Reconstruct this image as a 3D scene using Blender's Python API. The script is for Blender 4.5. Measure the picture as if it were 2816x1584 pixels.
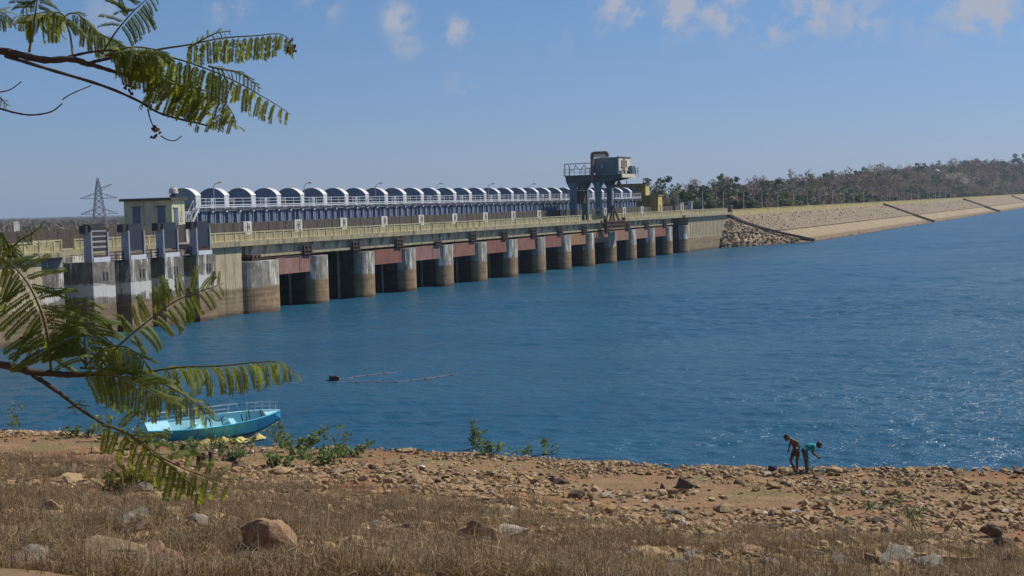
import bpy, bmesh, math, random
import numpy as np
from mathutils import Vector, Matrix, noise as mnoise

for o in list(bpy.data.objects):
    bpy.data.objects.remove(o)
SC = bpy.context.scene
COL = SC.collection
RNG = random.Random(7)
NR = np.random.RandomState(11)
rad = math.radians

# ------------------------------------------------------------------ camera
CAM_H = 10.5
FOC, PX, PY = 3668.0, 1408.0, 792.0          # focal length and centre for a 2816 x 1584 frame
PITCH = math.atan((792 - 560) / FOC)
ROLL = math.atan(0.026)
fwd = Vector((0, math.cos(PITCH), -math.sin(PITCH)))
rt0 = Vector((1, 0, 0)); up0 = rt0.cross(fwd)
crt = rt0 * math.cos(ROLL) - up0 * math.sin(ROLL)
cup = rt0 * math.sin(ROLL) + up0 * math.cos(ROLL)
CAMP = Vector((0, 0, CAM_H))
cd = bpy.data.cameras.new('camera'); cam = bpy.data.objects.new('camera', cd); COL.objects.link(cam)
cam.matrix_world = Matrix(((crt.x, cup.x, -fwd.x, CAMP.x), (crt.y, cup.y, -fwd.y, CAMP.y), (crt.z, cup.z, -fwd.z, CAMP.z), (0, 0, 0, 1)))
cd.sensor_width = 36.0; cd.lens = 36.0 * FOC / 2816.0
cd.clip_start = 0.1; cd.clip_end = 30000
SC.camera = cam

def ray(x, y):
    return crt * ((x - PX) / FOC) + cup * ((PY - y) / FOC) + fwd
def on_z(x, y, z=0.0):
    r = ray(x, y); return CAMP + r * ((z - CAM_H) / r.z)
def project(P):
    v = Vector(P) - CAMP; k = v.dot(fwd)
    return PX + FOC * v.dot(crt) / k, PY - FOC * v.dot(cup) / k, k

# ------------------------------------------------------------------ light
SUN_AZ, SUN_EL = rad(66), rad(50)            # azimuth clockwise from +Y
SKY_STRENGTH, SUN_STRENGTH, EXPOSURE = 0.085, 4.4, 0.1
W = bpy.data.worlds.new('World'); SC.world = W; W.use_nodes = True
wn = W.node_tree; wn.nodes.clear()
def N(t, kind, **kw):
    n = t.nodes.new(kind)
    for k, v in kw.items():
        if k == 'inp':
            for i, x in v.items():
                n.inputs[i].default_value = x
        else:
            setattr(n, k, v)
    return n
L_ = lambda t, a, b: t.links.new(a, b)
sky = N(wn, 'ShaderNodeTexSky', sky_type='NISHITA', sun_disc=False, sun_elevation=SUN_EL, sun_rotation=SUN_AZ,
        altitude=300, air_density=0.9, dust_density=0.15, ozone_density=3.0)
bg = N(wn, 'ShaderNodeBackground'); bg.inputs[1].default_value = SKY_STRENGTH
wo = N(wn, 'ShaderNodeOutputWorld'); tc = N(wn, 'ShaderNodeTexCoord')
def wmath(op, a, b=None, clamp=False):
    m = N(wn, 'ShaderNodeMath', operation=op, use_clamp=clamp)
    for i, v in enumerate((a, b)):
        if v is None: continue
        if isinstance(v, (int, float)): m.inputs[i].default_value = v
        else: L_(wn, v, m.inputs[i])
    return m.outputs[0]
# small fair-weather clouds: soft lumps in given directions, eaten away by noise, and more of the same all round
nz = N(wn, 'ShaderNodeTexNoise', inp={'Scale': 34.0, 'Detail': 9.0, 'Roughness': 0.66}); L_(wn, tc.outputs['Generated'], nz.inputs['Vector'])
nz2 = N(wn, 'ShaderNodeTexNoise', inp={'Scale': 7.0, 'Detail': 4.0, 'Roughness': 0.55}); L_(wn, tc.outputs['Generated'], nz2.inputs['Vector'])
cl = None
for (x, y, r, a) in ((1090, 50, 75, .85), (1262, 88, 70, .9), (1120, 118, 80, .55), (1275, 230, 75, .35), (1720, 0, 130, 1.0), (1850, 0, 150, 1.1),
                     (2000, 0, 150, 1.0), (1680, 75, 65, .5), (2230, 30, 120, .9), (2120, 80, 110, .65), (2360, 50, 120, .65), (2700, 10, 170, .95), (2560, 60, 110, .4),
                     (880, 15, 85, .62), (620, 10, 90, .55), (300, 40, 120, .4), (2640, 150, 130, .2), (1500, 100, 110, .2)):
    d = ray(x, y).normalized()
    dist = N(wn, 'ShaderNodeVectorMath', operation='DISTANCE'); L_(wn, tc.outputs['Generated'], dist.inputs[0]); dist.inputs[1].default_value = d
    mr = N(wn, 'ShaderNodeMapRange', interpolation_type='SMOOTHSTEP', inp={'From Min': r / FOC * 1.05, 'From Max': r / FOC * 0.1, 'To Min': 0.0, 'To Max': a})
    L_(wn, dist.outputs['Value'], mr.inputs['Value'])
    cl = mr.outputs[0] if cl is None else wmath('MAXIMUM', cl, mr.outputs[0])
sep = N(wn, 'ShaderNodeSeparateXYZ'); L_(wn, tc.outputs['Generated'], sep.inputs[0])
hi = N(wn, 'ShaderNodeMapRange', interpolation_type='SMOOTHSTEP', inp={'From Min': 0.15, 'From Max': 0.3, 'To Min': 0.0, 'To Max': 1.0}); L_(wn, sep.outputs['Z'], hi.inputs['Value'])
g2 = N(wn, 'ShaderNodeMapRange', interpolation_type='SMOOTHSTEP', inp={'From Min': 0.52, 'From Max': 0.68, 'To Min': 0.0, 'To Max': 0.8}); L_(wn, nz2.outputs['Fac'], g2.inputs['Value'])
cl = wmath('MAXIMUM', cl, wmath('MULTIPLY', hi.outputs[0], g2.outputs[0]))
eat = N(wn, 'ShaderNodeMapRange', interpolation_type='SMOOTHSTEP', inp={'From Min': 0.40, 'From Max': 0.60, 'To Min': -0.55, 'To Max': 0.6}); L_(wn, nz.outputs['Fac'], eat.inputs['Value'])
cover = wmath('MULTIPLY', wmath('MULTIPLY', cl, wmath('ADD', wmath('MULTIPLY', cl, 0.7), eat.outputs[0], True)), 1.25, True)
tint = N(wn, 'ShaderNodeMix', data_type='RGBA', blend_type='MULTIPLY'); tint.inputs['Factor'].default_value = 1.0
L_(wn, sky.outputs['Color'], tint.inputs['A']); hz = N(wn, 'ShaderNodeMapRange', interpolation_type='SMOOTHSTEP', inp={'From Min': -0.02, 'From Max': 0.20, 'To Min': 0.0, 'To Max': 1.0}); L_(wn, sep.outputs['Z'], hz.inputs['Value'])
tz = N(wn, 'ShaderNodeMix', data_type='RGBA'); L_(wn, hz.outputs[0], tz.inputs['Factor']); tz.inputs['A'].default_value = (0.53, 0.585, 0.86, 1); tz.inputs['B'].default_value = (0.66, 0.81, 0.98, 1)
L_(wn, tz.outputs['Result'], tint.inputs['B'])
cmix = N(wn, 'ShaderNodeMix', data_type='RGBA'); L_(wn, cover, cmix.inputs['Factor'])
L_(wn, tint.outputs['Result'], cmix.inputs['A']); cmix.inputs['B'].default_value = (4.3, 4.75, 5.9, 1)
L_(wn, cmix.outputs['Result'], bg.inputs[0]); L_(wn, bg.outputs[0], wo.inputs[0])

sl = bpy.data.lights.new('sun', 'SUN'); sun = bpy.data.objects.new('sun', sl); COL.objects.link(sun)
sl.energy = SUN_STRENGTH; sl.angle = rad(0.53); sl.color = (1.0, 0.93, 0.82)
sd = Vector((math.sin(SUN_AZ) * math.cos(SUN_EL), math.cos(SUN_AZ) * math.cos(SUN_EL), math.sin(SUN_EL)))
sun.rotation_euler = (-sd).to_track_quat('-Z', 'Y').to_euler(); sun.location = (60, 40, 80)
SC.view_settings.view_transform = 'Standard'; SC.view_settings.look = 'None'
SC.view_settings.exposure = EXPOSURE; SC.view_settings.gamma = 1; SC.view_settings.use_curve_mapping = False
SC.cycles.max_bounces = 6; SC.cycles.transparent_max_bounces = 8; SC.cycles.use_denoising = True

# ------------------------------------------------------------------ haze: one box of thin air round the whole scene
def haze_box(x0, x1, y0, y1, z0, z1, dens):
    m = bpy.data.materials.new('thin_haze'); m.use_nodes = True; t = m.node_tree; t.nodes.clear()
    v = t.nodes.new('ShaderNodeVolumePrincipled'); v.inputs['Color'].default_value = (0.62, 0.78, 1.0, 1); v.inputs['Density'].default_value = dens; v.inputs['Anisotropy'].default_value = 0.2
    o = t.nodes.new('ShaderNodeOutputMaterial'); t.links.new(v.outputs[0], o.inputs['Volume'])
    me = bpy.data.meshes.new('haze'); vs = [(x, y, z) for z in (z0, z1) for x, y in ((x0, y0), (x1, y0), (x1, y1), (x0, y1))]
    me.from_pydata(vs, [], [(3, 2, 1, 0), (4, 5, 6, 7), (0, 1, 5, 4), (1, 2, 6, 5), (2, 3, 7, 6), (3, 0, 4, 7)]); me.materials.append(m)
    h = bpy.data.objects.new('haze', me); COL.objects.link(h); h['kind'] = 'stuff'; h['label'] = 'thin blue haze over the lake and plain'
# ------------------------------------------------------------------ materials
def mat(name):
    m = bpy.data.materials.new(name); m.use_nodes = True
    return m, m.node_tree, m.node_tree.nodes['Principled BSDF']
def nnoise(t, scale, detail=4, rough=0.55, vec=None, stretch=None, coord='POS'):
    n = N(t, 'ShaderNodeTexNoise', inp={'Scale': scale, 'Detail': detail, 'Roughness': rough})
    if coord == 'POS': src = N(t, 'ShaderNodeNewGeometry').outputs['Position']
    else: src = N(t, 'ShaderNodeTexCoord').outputs['Object']
    if stretch:
        mp = N(t, 'ShaderNodeMapping'); mp.inputs['Scale'].default_value = stretch; L_(t, src, mp.inputs[0]); src = mp.outputs[0]
    L_(t, src, n.inputs['Vector'])
    return n.outputs['Fac']
def nmap(t, v, a, b, c=0.0, d=1.0, smooth=True):
    m = N(t, 'ShaderNodeMapRange', interpolation_type='SMOOTHSTEP' if smooth else 'LINEAR', inp={'From Min': a, 'From Max': b, 'To Min': c, 'To Max': d})
    L_(t, v, m.inputs['Value']); return m.outputs[0]
def nmix(t, f, a, b, blend='MIX'):
    m = N(t, 'ShaderNodeMix', data_type='RGBA', blend_type=blend)
    for k, v in (('Factor', f), ('A', a), ('B', b)):
        if isinstance(v, (int, float)): m.inputs[k].default_value = v
        elif isinstance(v, tuple): m.inputs[k].default_value = (*v, 1)
        else: L_(t, v, m.inputs[k])
    return m.outputs['Result']
def nmath(t, op, a, b=0.0, clamp=False):
    m = N(t, 'ShaderNodeMath', operation=op, use_clamp=clamp)
    for i, v in enumerate((a, b)):
        if isinstance(v, (int, float)): m.inputs[i].default_value = v
        else: L_(t, v, m.inputs[i])
    return m.outputs[0]
def nbump(t, p, h, strength=0.4, dist=0.05):
    b = N(t, 'ShaderNodeBump', inp={'Strength': strength, 'Distance': dist}); L_(t, h, b.inputs['Height']); L_(t, b.outputs[0], p.inputs['Normal'])
def plain(name, c1, c2=None, scale=3.0, rough=0.85, rust=None, rust_amt=0.5, bump=0.15, streak=None, metal=0.0, coord='POS', lo=0.3, hi=0.7):
    """two-tone weathered surface; optional rust or stain patches and vertical streaks"""
    m, t, p = mat(name)
    c2 = c2 or tuple(x * 0.7 for x in c1)
    f = nnoise(t, scale, 6, 0.6, coord=coord)
    c = nmix(t, nmap(t, f, lo, hi), c1, c2)
    if streak:
        sf = nnoise(t, 1.0, 5, 0.6, stretch=(2.6, 2.6, 0.22), coord=coord)
        c = nmix(t, nmap(t, sf, 0.48, 0.68), c, streak)
    if rust:
        rf = nnoise(t, scale * 0.6 + 0.31, 7, 0.7, coord=coord)
        c = nmix(t, nmap(t, rf, 0.62 - 0.2 * rust_amt, 0.70 - 0.1 * rust_amt), c, rust)
    L_(t, c, p.inputs['Base Color']); p.inputs['Roughness'].default_value = rough; p.inputs['Metallic'].default_value = metal
    if bump: nbump(t, p, nnoise(t, scale * 6, 5, 0.65, coord=coord), bump, 0.04)
    return m
def waterworn(name, up1, up2, white, low, bump=0.4, white_at=(0.52, 0.6), zband=2.72, wband=None):
    """masonry above a lake: silt-brown up to the old water level, stained concrete above it"""
    m, t, p = mat(name)
    geo = N(t, 'ShaderNodeNewGeometry'); sx = N(t, 'ShaderNodeSeparateXYZ'); L_(t, geo.outputs['Position'], sx.inputs[0])
    f = nnoise(t, 0.9, 6, 0.65)
    c = nmix(t, nmap(t, f, 0.35, 0.65), up1, up2)
    st = nnoise(t, 0.8, 6, 0.68, stretch=(2.2, 2.2, 0.3))
    c = nmix(t, nmap(t, st, white_at[0], white_at[1]), c, white)
    if wband:
        wn_ = nnoise(t, 1.0, 6, 0.7, stretch=(0.5, 0.5, 1.6)); zb = nmath(t, 'ADD', sx.outputs['Z'], nmath(t, 'MULTIPLY', nmath(t, 'SUBTRACT', wn_, 0.5), 1.3))
        inb = nmath(t, 'MULTIPLY', nmap(t, zb, wband[0] - .1, wband[0] + .1), nmap(t, zb, wband[1] + .1, wband[1] - .1)); c = nmix(t, nmath(t, 'MULTIPLY', inb, .85), c, white)
    dk = nnoise(t, 1.1, 6, 0.65, stretch=(1.9, 1.9, 0.16))
    c = nmix(t, nmap(t, dk, 0.56, 0.7, 0, 0.85), c, (0.045, 0.042, 0.038))
    # silt line
    wob = nmath(t, 'MULTIPLY', nmath(t, 'SUBTRACT', nnoise(t, 0.6, 5, 0.7), 0.5), 0.7)
    h = nmath(t, 'ADD', sx.outputs['Z'], wob)
    lines = nnoise(t, 1.0, 3, 0.6, stretch=(0.15, 0.15, 3.2))
    lo = nmix(t, nmap(t, lines, 0.35, 0.65), low, tuple(x * 0.62 for x in low))
    lo = nmix(t, nmap(t, f, 0.45, 0.75), lo, tuple(x * 1.3 for x in low))
    c = nmix(t, nmap(t, h, zband - 0.12, zband + 0.12), lo, c)
    wet = nmap(t, h, 0.15, 0.55, 0.45, 1.0)
    c = nmix(t, 1.0, c, wet, 'MULTIPLY')
    L_(t, c, p.inputs['Base Color']); p.inputs['Roughness'].default_value = 0.9
    nbump(t, p, nnoise(t, 5.0, 6, 0.7), bump, 0.08)
    return m
M = {}
M['pier'] = waterworn('pier_concrete', (0.36, 0.325, 0.255), (0.21, 0.19, 0.155), (0.76, 0.74, 0.69), (0.30, 0.205, 0.11), white_at=(0.52, 0.62))
M['wall'] = waterworn('dam_wall_masonry', (0.50, 0.41, 0.26), (0.40, 0.33, 0.21), (0.52, 0.45, 0.31), (0.27, 0.20, 0.115), bump=0.7)
M['piershade'] = waterworn('bay_side_shaded_concrete', (0.085, 0.075, 0.062), (0.055, 0.050, 0.043), (0.12, 0.11, 0.10), (0.075, 0.055, 0.038))  # stained concrete with the bays' deep shade put into its colour
M['intake'] = waterworn('intake_concrete', (0.24, 0.22, 0.18), (0.12, 0.11, 0.095), (0.66, 0.64, 0.59), (0.27, 0.185, 0.11), white_at=(0.53, 0.62), wband=(3.3, 4.4))
M['coping'] = plain('coping_concrete', (0.42, 0.37, 0.22), (0.30, 0.26, 0.16), 1.6, streak=(0.14, 0.125, 0.09))
M['deck'] = plain('bridge_deck', (0.26, 0.24, 0.21), (0.18, 0.165, 0.145), 1.2)
M['girder'] = plain('bridge_girder_concrete', (0.60, 0.55, 0.43), (0.47, 0.43, 0.34), 1.4, streak=(0.30, 0.26, 0.19))
M['rail'] = plain('yellow_railing_paint', (0.55, 0.495, 0.29), (0.42, 0.38, 0.23), 2.5, streak=(0.26, 0.22, 0.12))
M['parapet'] = plain('yellow_parapet_paint', (0.52, 0.44, 0.17), (0.38, 0.325, 0.14), 0.9, streak=(0.22, 0.185, 0.10))
M['darkwall'] = plain('grimy_parapet_panel', (0.085, 0.072, 0.060), (0.055, 0.048, 0.042), 2.0, streak=(0.12, 0.10, 0.085))
M['white'] = plain('worn_white_paint', (0.68, 0.68, 0.64), (0.50, 0.48, 0.44), 2.2, streak=(0.26, 0.24, 0.21))
M['steelwhite'] = plain('white_painted_steel', (0.66, 0.70, 0.76), (0.54, 0.57, 0.62), 3.0, rough=0.55, bump=0.05)
M['plate'] = plain('blue_grey_plate_girder', (0.20, 0.25, 0.36), (0.13, 0.17, 0.25), 1.5, rough=0.6, streak=(0.30, 0.35, 0.45), bump=0.05)
M['rib'] = plain('pale_girder_stiffener', (0.36, 0.41, 0.52), (0.24, 0.28, 0.38), 2.0, rough=0.6, bump=0.05)
M['hoodend'] = plain('hood_sheet_shaded_blue_grey', (0.20, 0.26, 0.34), (0.15, 0.20, 0.27), 1.3, rough=0.6, bump=0.05)  # blue-grey ends, darkened in colour for the side turned from the sun
M['hoodtop'] = plain('hood_sheet_white', (0.74, 0.75, 0.76), (0.62, 0.63, 0.64), 1.2, rough=0.5, rust=(0.30, 0.18, 0.09), rust_amt=0.05, bump=0.05)
M['black'] = plain('sooty_black_steel', (0.025, 0.024, 0.026), (0.04, 0.037, 0.036), 3.0, rough=0.7)
M['rustframe'] = plain('dark_rusty_frame', (0.055, 0.035, 0.026), (0.09, 0.05, 0.033), 4.0, rough=0.85)
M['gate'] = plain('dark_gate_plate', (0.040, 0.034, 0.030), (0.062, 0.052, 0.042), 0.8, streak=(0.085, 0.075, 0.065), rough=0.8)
REDS = [((0.30, 0.13, 0.10), (0.38, 0.22, 0.18)), ((0.27, 0.085, 0.060), (0.21, 0.075, 0.055)), ((0.26, 0.115, 0.105), (0.33, 0.17, 0.15)), ((0.24, 0.075, 0.050), (0.32, 0.15, 0.11)),
        ((0.23, 0.085, 0.065), (0.30, 0.13, 0.10)), ((0.27, 0.10, 0.075), (0.22, 0.08, 0.06)), ((0.36, 0.19, 0.075), (0.29, 0.14, 0.06)), ((0.34, 0.185, 0.115), (0.28, 0.14, 0.09))]
for i, (a, b) in enumerate(REDS):
    a, b = [tuple(.78 * x + .22 * y for x, y in zip(c_, (.17, .12, .085))) for c_ in (a, b)]
    M['red%d' % i] = plain('rusty_red_plate_%s' % 'abcdefgh'[i], a, b, 1.1, rough=0.8, streak=tuple(x * 0.6 for x in a), bump=0.1)
M['teal'] = plain('crane_teal_paint', (0.125, 0.195, 0.215), (0.095, 0.155, 0.175), 1.0, rough=0.6, rust=(0.14, 0.075, 0.045), rust_amt=0.0, bump=0.05)
M['tealdark'] = plain('crane_dark_teal_paint', (0.065, 0.095, 0.105), (0.05, 0.075, 0.085), 1.0, rough=0.6, bump=0.05)
M['cabwhite'] = plain('rust_streaked_cream_sheet', (0.76, 0.70, 0.55), (0.66, 0.58, 0.44), 1.5, rough=0.7, rust=(0.32, 0.14, 0.07), rust_amt=0.25, coord='OBJ')
M['rustbeam'] = plain('rusty_hoist_steel', (0.24, 0.13, 0.075), (0.15, 0.09, 0.06), 1.8, rough=0.85, streak=(0.32, 0.20, 0.12))
M['rustbrown'] = plain('rust_brown_steel', (0.13, 0.072, 0.05), (0.075, 0.045, 0.035), 2.0, rough=0.85)
M['cream'] = plain('cream_limewash', (0.62, 0.62, 0.37), (0.50, 0.53, 0.35), 0.8, streak=(0.36, 0.36, 0.25))
M['yellowshade'] = plain('yellow_limewash_shaded', (0.36, 0.29, 0.07), (0.19, 0.155, 0.05), 0.7, streak=(0.085, 0.072, 0.035))  # streaked limewash; shade on the side away from the sun is in its colour
M['yellowlit'] = plain('yellow_limewash_sunlit', (0.62, 0.50, 0.15), (0.50, 0.41, 0.14), 0.9)  # same limewash, with sunlight on the front put into a brighter colour
M['roofdark'] = plain('tarred_roof_edge', (0.07, 0.065, 0.06), (0.11, 0.10, 0.09), 1.5)
M['bluedoor'] = plain('faded_blue_door', (0.14, 0.18, 0.26), (0.10, 0.13, 0.19), 1.5, rough=0.6)
M['bluepanel'] = plain('dark_blue_gate_sheet', (0.028, 0.038, 0.062), (0.022, 0.028, 0.045), 1.2, rough=0.6, bump=0.04)
M['greysteel'] = plain('grey_painted_channel', (0.36, 0.39, 0.44), (0.27, 0.29, 0.33), 1.8, rough=0.6, bump=0.04)
M['tank'] = plain('pale_pink_tank', (0.58, 0.53, 0.50), (0.48, 0.43, 0.40), 2.0)
M['galv'] = plain('galvanised_pole', (0.50, 0.52, 0.54), (0.40, 0.42, 0.44), 3.0, rough=0.5, bump=0.03)
M['lampglass'] = plain('pale_lamp_cover', (0.75, 0.75, 0.72), (0.62, 0.62, 0.6), 3.0, rough=0.3, bump=0)
M['pylon'] = plain('pylon_steel', (0.34, 0.32, 0.33), (0.27, 0.25, 0.26), 1.0, rough=0.6, bump=0)

# ------------------------------------------------------------------ mesh building
class MB:
    def __init__(s): s.v = []; s.f = []
    def add(s, vs, fs):
        b = len(s.v); s.v += [tuple(x) for x in vs]; s.f += [tuple(i + b for i in f) for f in fs]; return s
    def box(s, x0, x1, y0, y1, z0, z1):
        return s.add([(x0, y0, z0), (x1, y0, z0), (x1, y1, z0), (x0, y1, z0), (x0, y0, z1), (x1, y0, z1), (x1, y1, z1), (x0, y1, z1)],
                     [(3, 2, 1, 0), (4, 5, 6, 7), (0, 1, 5, 4), (1, 2, 6, 5), (2, 3, 7, 6), (3, 0, 4, 7)])
    def prism(s, poly, axis, a, b):
        """polygon (u,v) counter-clockwise seen from +axis, extruded from a to b; axis x: (y,z), y: (z,x), z: (x,y)"""
        def P(u, v, w): return {'x': (w, u, v), 'y': (v, w, u), 'z': (u, v, w)}[axis]
        n = len(poly)
        vs = [P(u, v, a) for u, v in poly] + [P(u, v, b) for u, v in poly]
        fs = [tuple(range(n - 1, -1, -1)), tuple(range(n, 2 * n))] + [(i, (i + 1) % n, n + (i + 1) % n, n + i) for i in range(n)]
        return s.add(vs, fs)
    def tube(s, pts, r, k=6, cap=True):
        pts = [Vector(p) for p in pts]; n = len(pts)
        rr = r if isinstance(r, (list, tuple)) else [r] * n
        vs = []; ref = None
        for i, p in enumerate(pts):
            t = (pts[min(i + 1, n - 1)] - pts[max(i - 1, 0)]).normalized()
            if ref is None:
                ref = Vector((0, 0, 1)) if abs(t.z) < 0.9 else Vector((1, 0, 0))
            a = t.cross(ref).normalized(); b = t.cross(a).normalized(); ref = -b if False else ref
            for j in range(k):
                q = 2 * math.pi * j / k
                vs.append(p + (a * math.cos(q) + b * math.sin(q)) * rr[i])
        fs = [(i * k + j, i * k + (j + 1) % k, (i + 1) * k + (j + 1) % k, (i + 1) * k + j) for i in range(n - 1) for j in range(k)]
        if cap: fs += [tuple(range(k - 1, -1, -1)), tuple((n - 1) * k + j for j in range(k))]
        return s.add(vs, fs)
    def bar(s, a, b, w, h=None, ref=(0, 0, 1)):
        a = Vector(a); b = Vector(b); h = h or w; t = (b - a).normalized(); ref = Vector(ref)
        if abs(t.dot(ref)) > 0.95: ref = Vector((1, 0, 0))
        u = t.cross(ref).normalized() * w / 2; v = u.cross(t).normalized() * h / 2
        vs = [a - u - v, a + u - v, a + u + v, a - u + v, b - u - v, b + u - v, b + u + v, b - u + v]
        return s.add(vs, [(3, 2, 1, 0), (4, 5, 6, 7), (0, 1, 5, 4), (1, 2, 6, 5), (2, 3, 7, 6), (3, 0, 4, 7)])
    def mesh(s, name, m, smooth=False):
        me = bpy.data.meshes.new(name); me.from_pydata(s.v, [], s.f); me.materials.append(m); me.validate(); me.update()
        bm = bmesh.new(); bm.from_mesh(me); bmesh.ops.recalc_face_normals(bm, faces=bm.faces); bm.to_mesh(me); bm.free()
        if smooth: me.polygons.foreach_set('use_smooth', [True] * len(me.polygons))
        return me
    def build(s, name, m, parent=None, smooth=False, loc=None):
        return link(name, s.mesh(name, m, smooth), parent, loc)
def link(name, me, parent=None, loc=None, rot=None):
    o = bpy.data.objects.new(name, me); COL.objects.link(o)
    if parent: o.parent = parent
    if loc is not None: o.location = loc
    if rot is not None: o.rotation_euler = rot
    return o
def npmesh(name, V, F, m, smooth=False):
    """V (n,3) float, F (k,3 or 4) int"""
    me = bpy.data.meshes.new(name); n = F.shape[1]
    me.vertices.add(len(V)); me.vertices.foreach_set('co', np.ascontiguousarray(V, dtype=np.float32).ravel())
    me.loops.add(F.size); me.loops.foreach_set('vertex_index', F.astype(np.int32).ravel())
    me.polygons.add(len(F)); me.polygons.foreach_set('loop_start', np.arange(0, F.size, n, dtype=np.int32)); me.polygons.foreach_set('loop_total', np.full(len(F), n, dtype=np.int32))
    me.polygons.foreach_set('use_smooth', np.full(len(F), smooth))
    me.materials.append(m); me.update(calc_edges=True); return me
def tag(o, label=None, cat=None, group=None, kind=None):
    if label: o['label'] = label
    if cat: o['category'] = cat
    if group: o['group'] = group
    if kind: o['kind'] = kind
    return o
def thing(name, label, cat, loc=(0, 0, 0), rz=0.0, group=None):
    o = bpy.data.objects.new(name, None); COL.objects.link(o); o.empty_display_size = 0.2
    o.location = loc; o.rotation_euler = (0, 0, rz)
    return tag(o, label, cat, group)
def dup(root, loc, rz=None, label=None, scale=None):
    def rec(o, par):
        c = o.copy(); COL.objects.link(c)
        if par: c.parent = par
        for ch in o.children: rec(ch, c)
        return c
    r = rec(root, None); r.location = loc
    if rz is not None: r.rotation_euler = (0, 0, rz)
    if scale is not None: r.scale = scale if isinstance(scale, tuple) else (scale,) * 3
    if label: r['label'] = label
    return r
ORD = ['first', 'second', 'third', 'fourth', 'fifth', 'sixth', 'seventh', 'eighth', 'ninth', 'tenth', 'eleventh', 'twelfth', 'thirteenth', 'fourteenth', 'fifteenth', 'sixteenth',
       'seventeenth', 'eighteenth', 'nineteenth', 'twentieth', 'twenty-first', 'twenty-second', 'twenty-third', 'twenty-fourth', 'twenty-fifth', 'twenty-sixth', 'twenty-seventh', 'twenty-eighth', 'twenty-ninth', 'thirtieth']

# dam frame: s along the dam away from the camera, q away from the lake, z up; s=0 is the right edge of the first big pier
P0 = Vector((-24.531, 140.512, 0.0)); DANG = math.atan2(0.900374, 0.435254)
DS = Vector((math.cos(DANG), math.sin(DANG), 0)); DQ = Vector((-math.sin(DANG), math.cos(DANG), 0))
BAY = 9.8406
def D(s, q=0.0, z=0.0): return P0 + DS * s + DQ * q + Vector((0, 0, z))
def dthing(name, label, cat, s, q=0.0, z=0.0, group=None): return thing(name, label, cat, D(s, q, z), DANG, group)
def sstep(a, b, x): t = np.clip((x - a) / (b - a), 0, 1); return t * t * (3 - 2 * t)
# ------------------------------------------------------------------ terrain
def vnoise(x, y, seed=0):
    x = np.asarray(x, float); y = np.asarray(y, float)
    xi = np.floor(x).astype(np.int64); yi = np.floor(y).astype(np.int64); fx = x - xi; fy = y - yi
    def h(a, b):
        k = (a * 374761393 + b * 668265263 + seed * 144269 + 1013904223) & 0x7fffffff
        k = (k ^ (k >> 13)) * 1274126177 & 0x7fffffff
        return ((k ^ (k >> 16)) & 0xffff) / 65535.0
    u = fx * fx * (3 - 2 * fx); v = fy * fy * (3 - 2 * fy)
    return (h(xi, yi) * (1 - u) + h(xi + 1, yi) * u) * (1 - v) + (h(xi, yi + 1) * (1 - u) + h(xi + 1, yi + 1) * u) * v
def fbm(x, y, f, seed=0, o=4):
    r = 0; a = 0.5; s = 0
    for i in range(o):
        r = r + a * vnoise(np.asarray(x) * f, np.asarray(y) * f, seed + i); s += a; a *= 0.5; f *= 2.03
    return r / s - 0.5
SHX = [-80, -48, -35, -25.3, -17.9, -14.6, -11.7, -8.0, -5.1, -1.7, 3.2, 8.5, 13.6, 19.0, 30, 60, 150]
SHY = [130, 89, 71, 64.9, 62.4, 60.9, 59.0, 57.9, 56.9, 55.6, 53.1, 51.2, 50.2, 49.3, 47.5, 44, 30]
def inland(x, y): return np.interp(x, SHX, SHY) + 0.9 * fbm(x, np.asarray(y) * 0, 0.45, 5, 3) - y
def terrain(x, y):
    x = np.asarray(x, float); y = np.asarray(y, float)
    t = inland(x, y)
    h = np.where(t > 0, 0.0234 * np.abs(t) ** 1.5, -0.07 * np.abs(t))
    h = np.maximum(h, -4)
    h = h + fbm(x, y, 0.16, 21, 3) * 1.0 * sstep(9, 24, t) * (1 - sstep(38, 48, t)) + fbm(x, y, 0.9, 31, 4) * (0.03 * sstep(0, .6, t) + 0.18 * sstep(1.5, 6, t)) + .07 * sstep(-.2, .8, t) + fbm(x, y, 3.1, 41, 2) * 0.07 * sstep(.5, 4, t)
    return h
def th(x, y): return float(terrain(x, y))
def on_ground(px, py):
    r = ray(px, py); r = r / r.y
    lo = None
    ys = np.arange(4, 90, 0.1); h = terrain(r.x * ys, ys); z = CAM_H + r.z * ys
    k = np.argmax((h >= z) & (ys > 14)) if np.any((h >= z) & (ys > 14)) else len(ys) - 1
    return Vector((r.x * ys[k], ys[k], float(h[k])))
xs = np.concatenate([np.arange(-90, -27, 1.5), np.arange(-27, 34, 0.2), np.arange(34, 150, 3.0)])
ysv = np.concatenate([np.arange(-45, 16, 1.2), np.arange(16, 67, 0.2), np.arange(67, 125, 1.2)])
X, Y = np.meshgrid(xs, ysv, indexing='ij'); Z = terrain(X, Y)
V = np.stack([X, Y, Z], -1).reshape(-1, 3); nx, ny = len(xs), len(ysv)
idx = np.arange(nx * ny).reshape(nx, ny)
F = np.stack([idx[:-1, :-1], idx[1:, :-1], idx[1:, 1:], idx[:-1, 1:]], -1).reshape(-1, 4)
qv = (V[:, 0] - P0.x) * DQ.x + (V[:, 1] - P0.y) * DQ.y
F = F[(qv[F] < 0.4).all(1)]
m, t, p = mat('bank_soil')
geo = N(t, 'ShaderNodeNewGeometry'); sp = N(t, 'ShaderNodeSeparateXYZ'); L_(t, geo.outputs['Position'], sp.inputs[0])
big = nnoise(t, 0.22, 5, 0.6); mid = nnoise(t, 1.3, 6, 0.65); fine = nnoise(t, 9.0, 5, 0.7)
c = nmix(t, nmap(t, mid, 0.36, 0.64), (0.285, 0.175, 0.082), (0.215, 0.128, 0.058))
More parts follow.
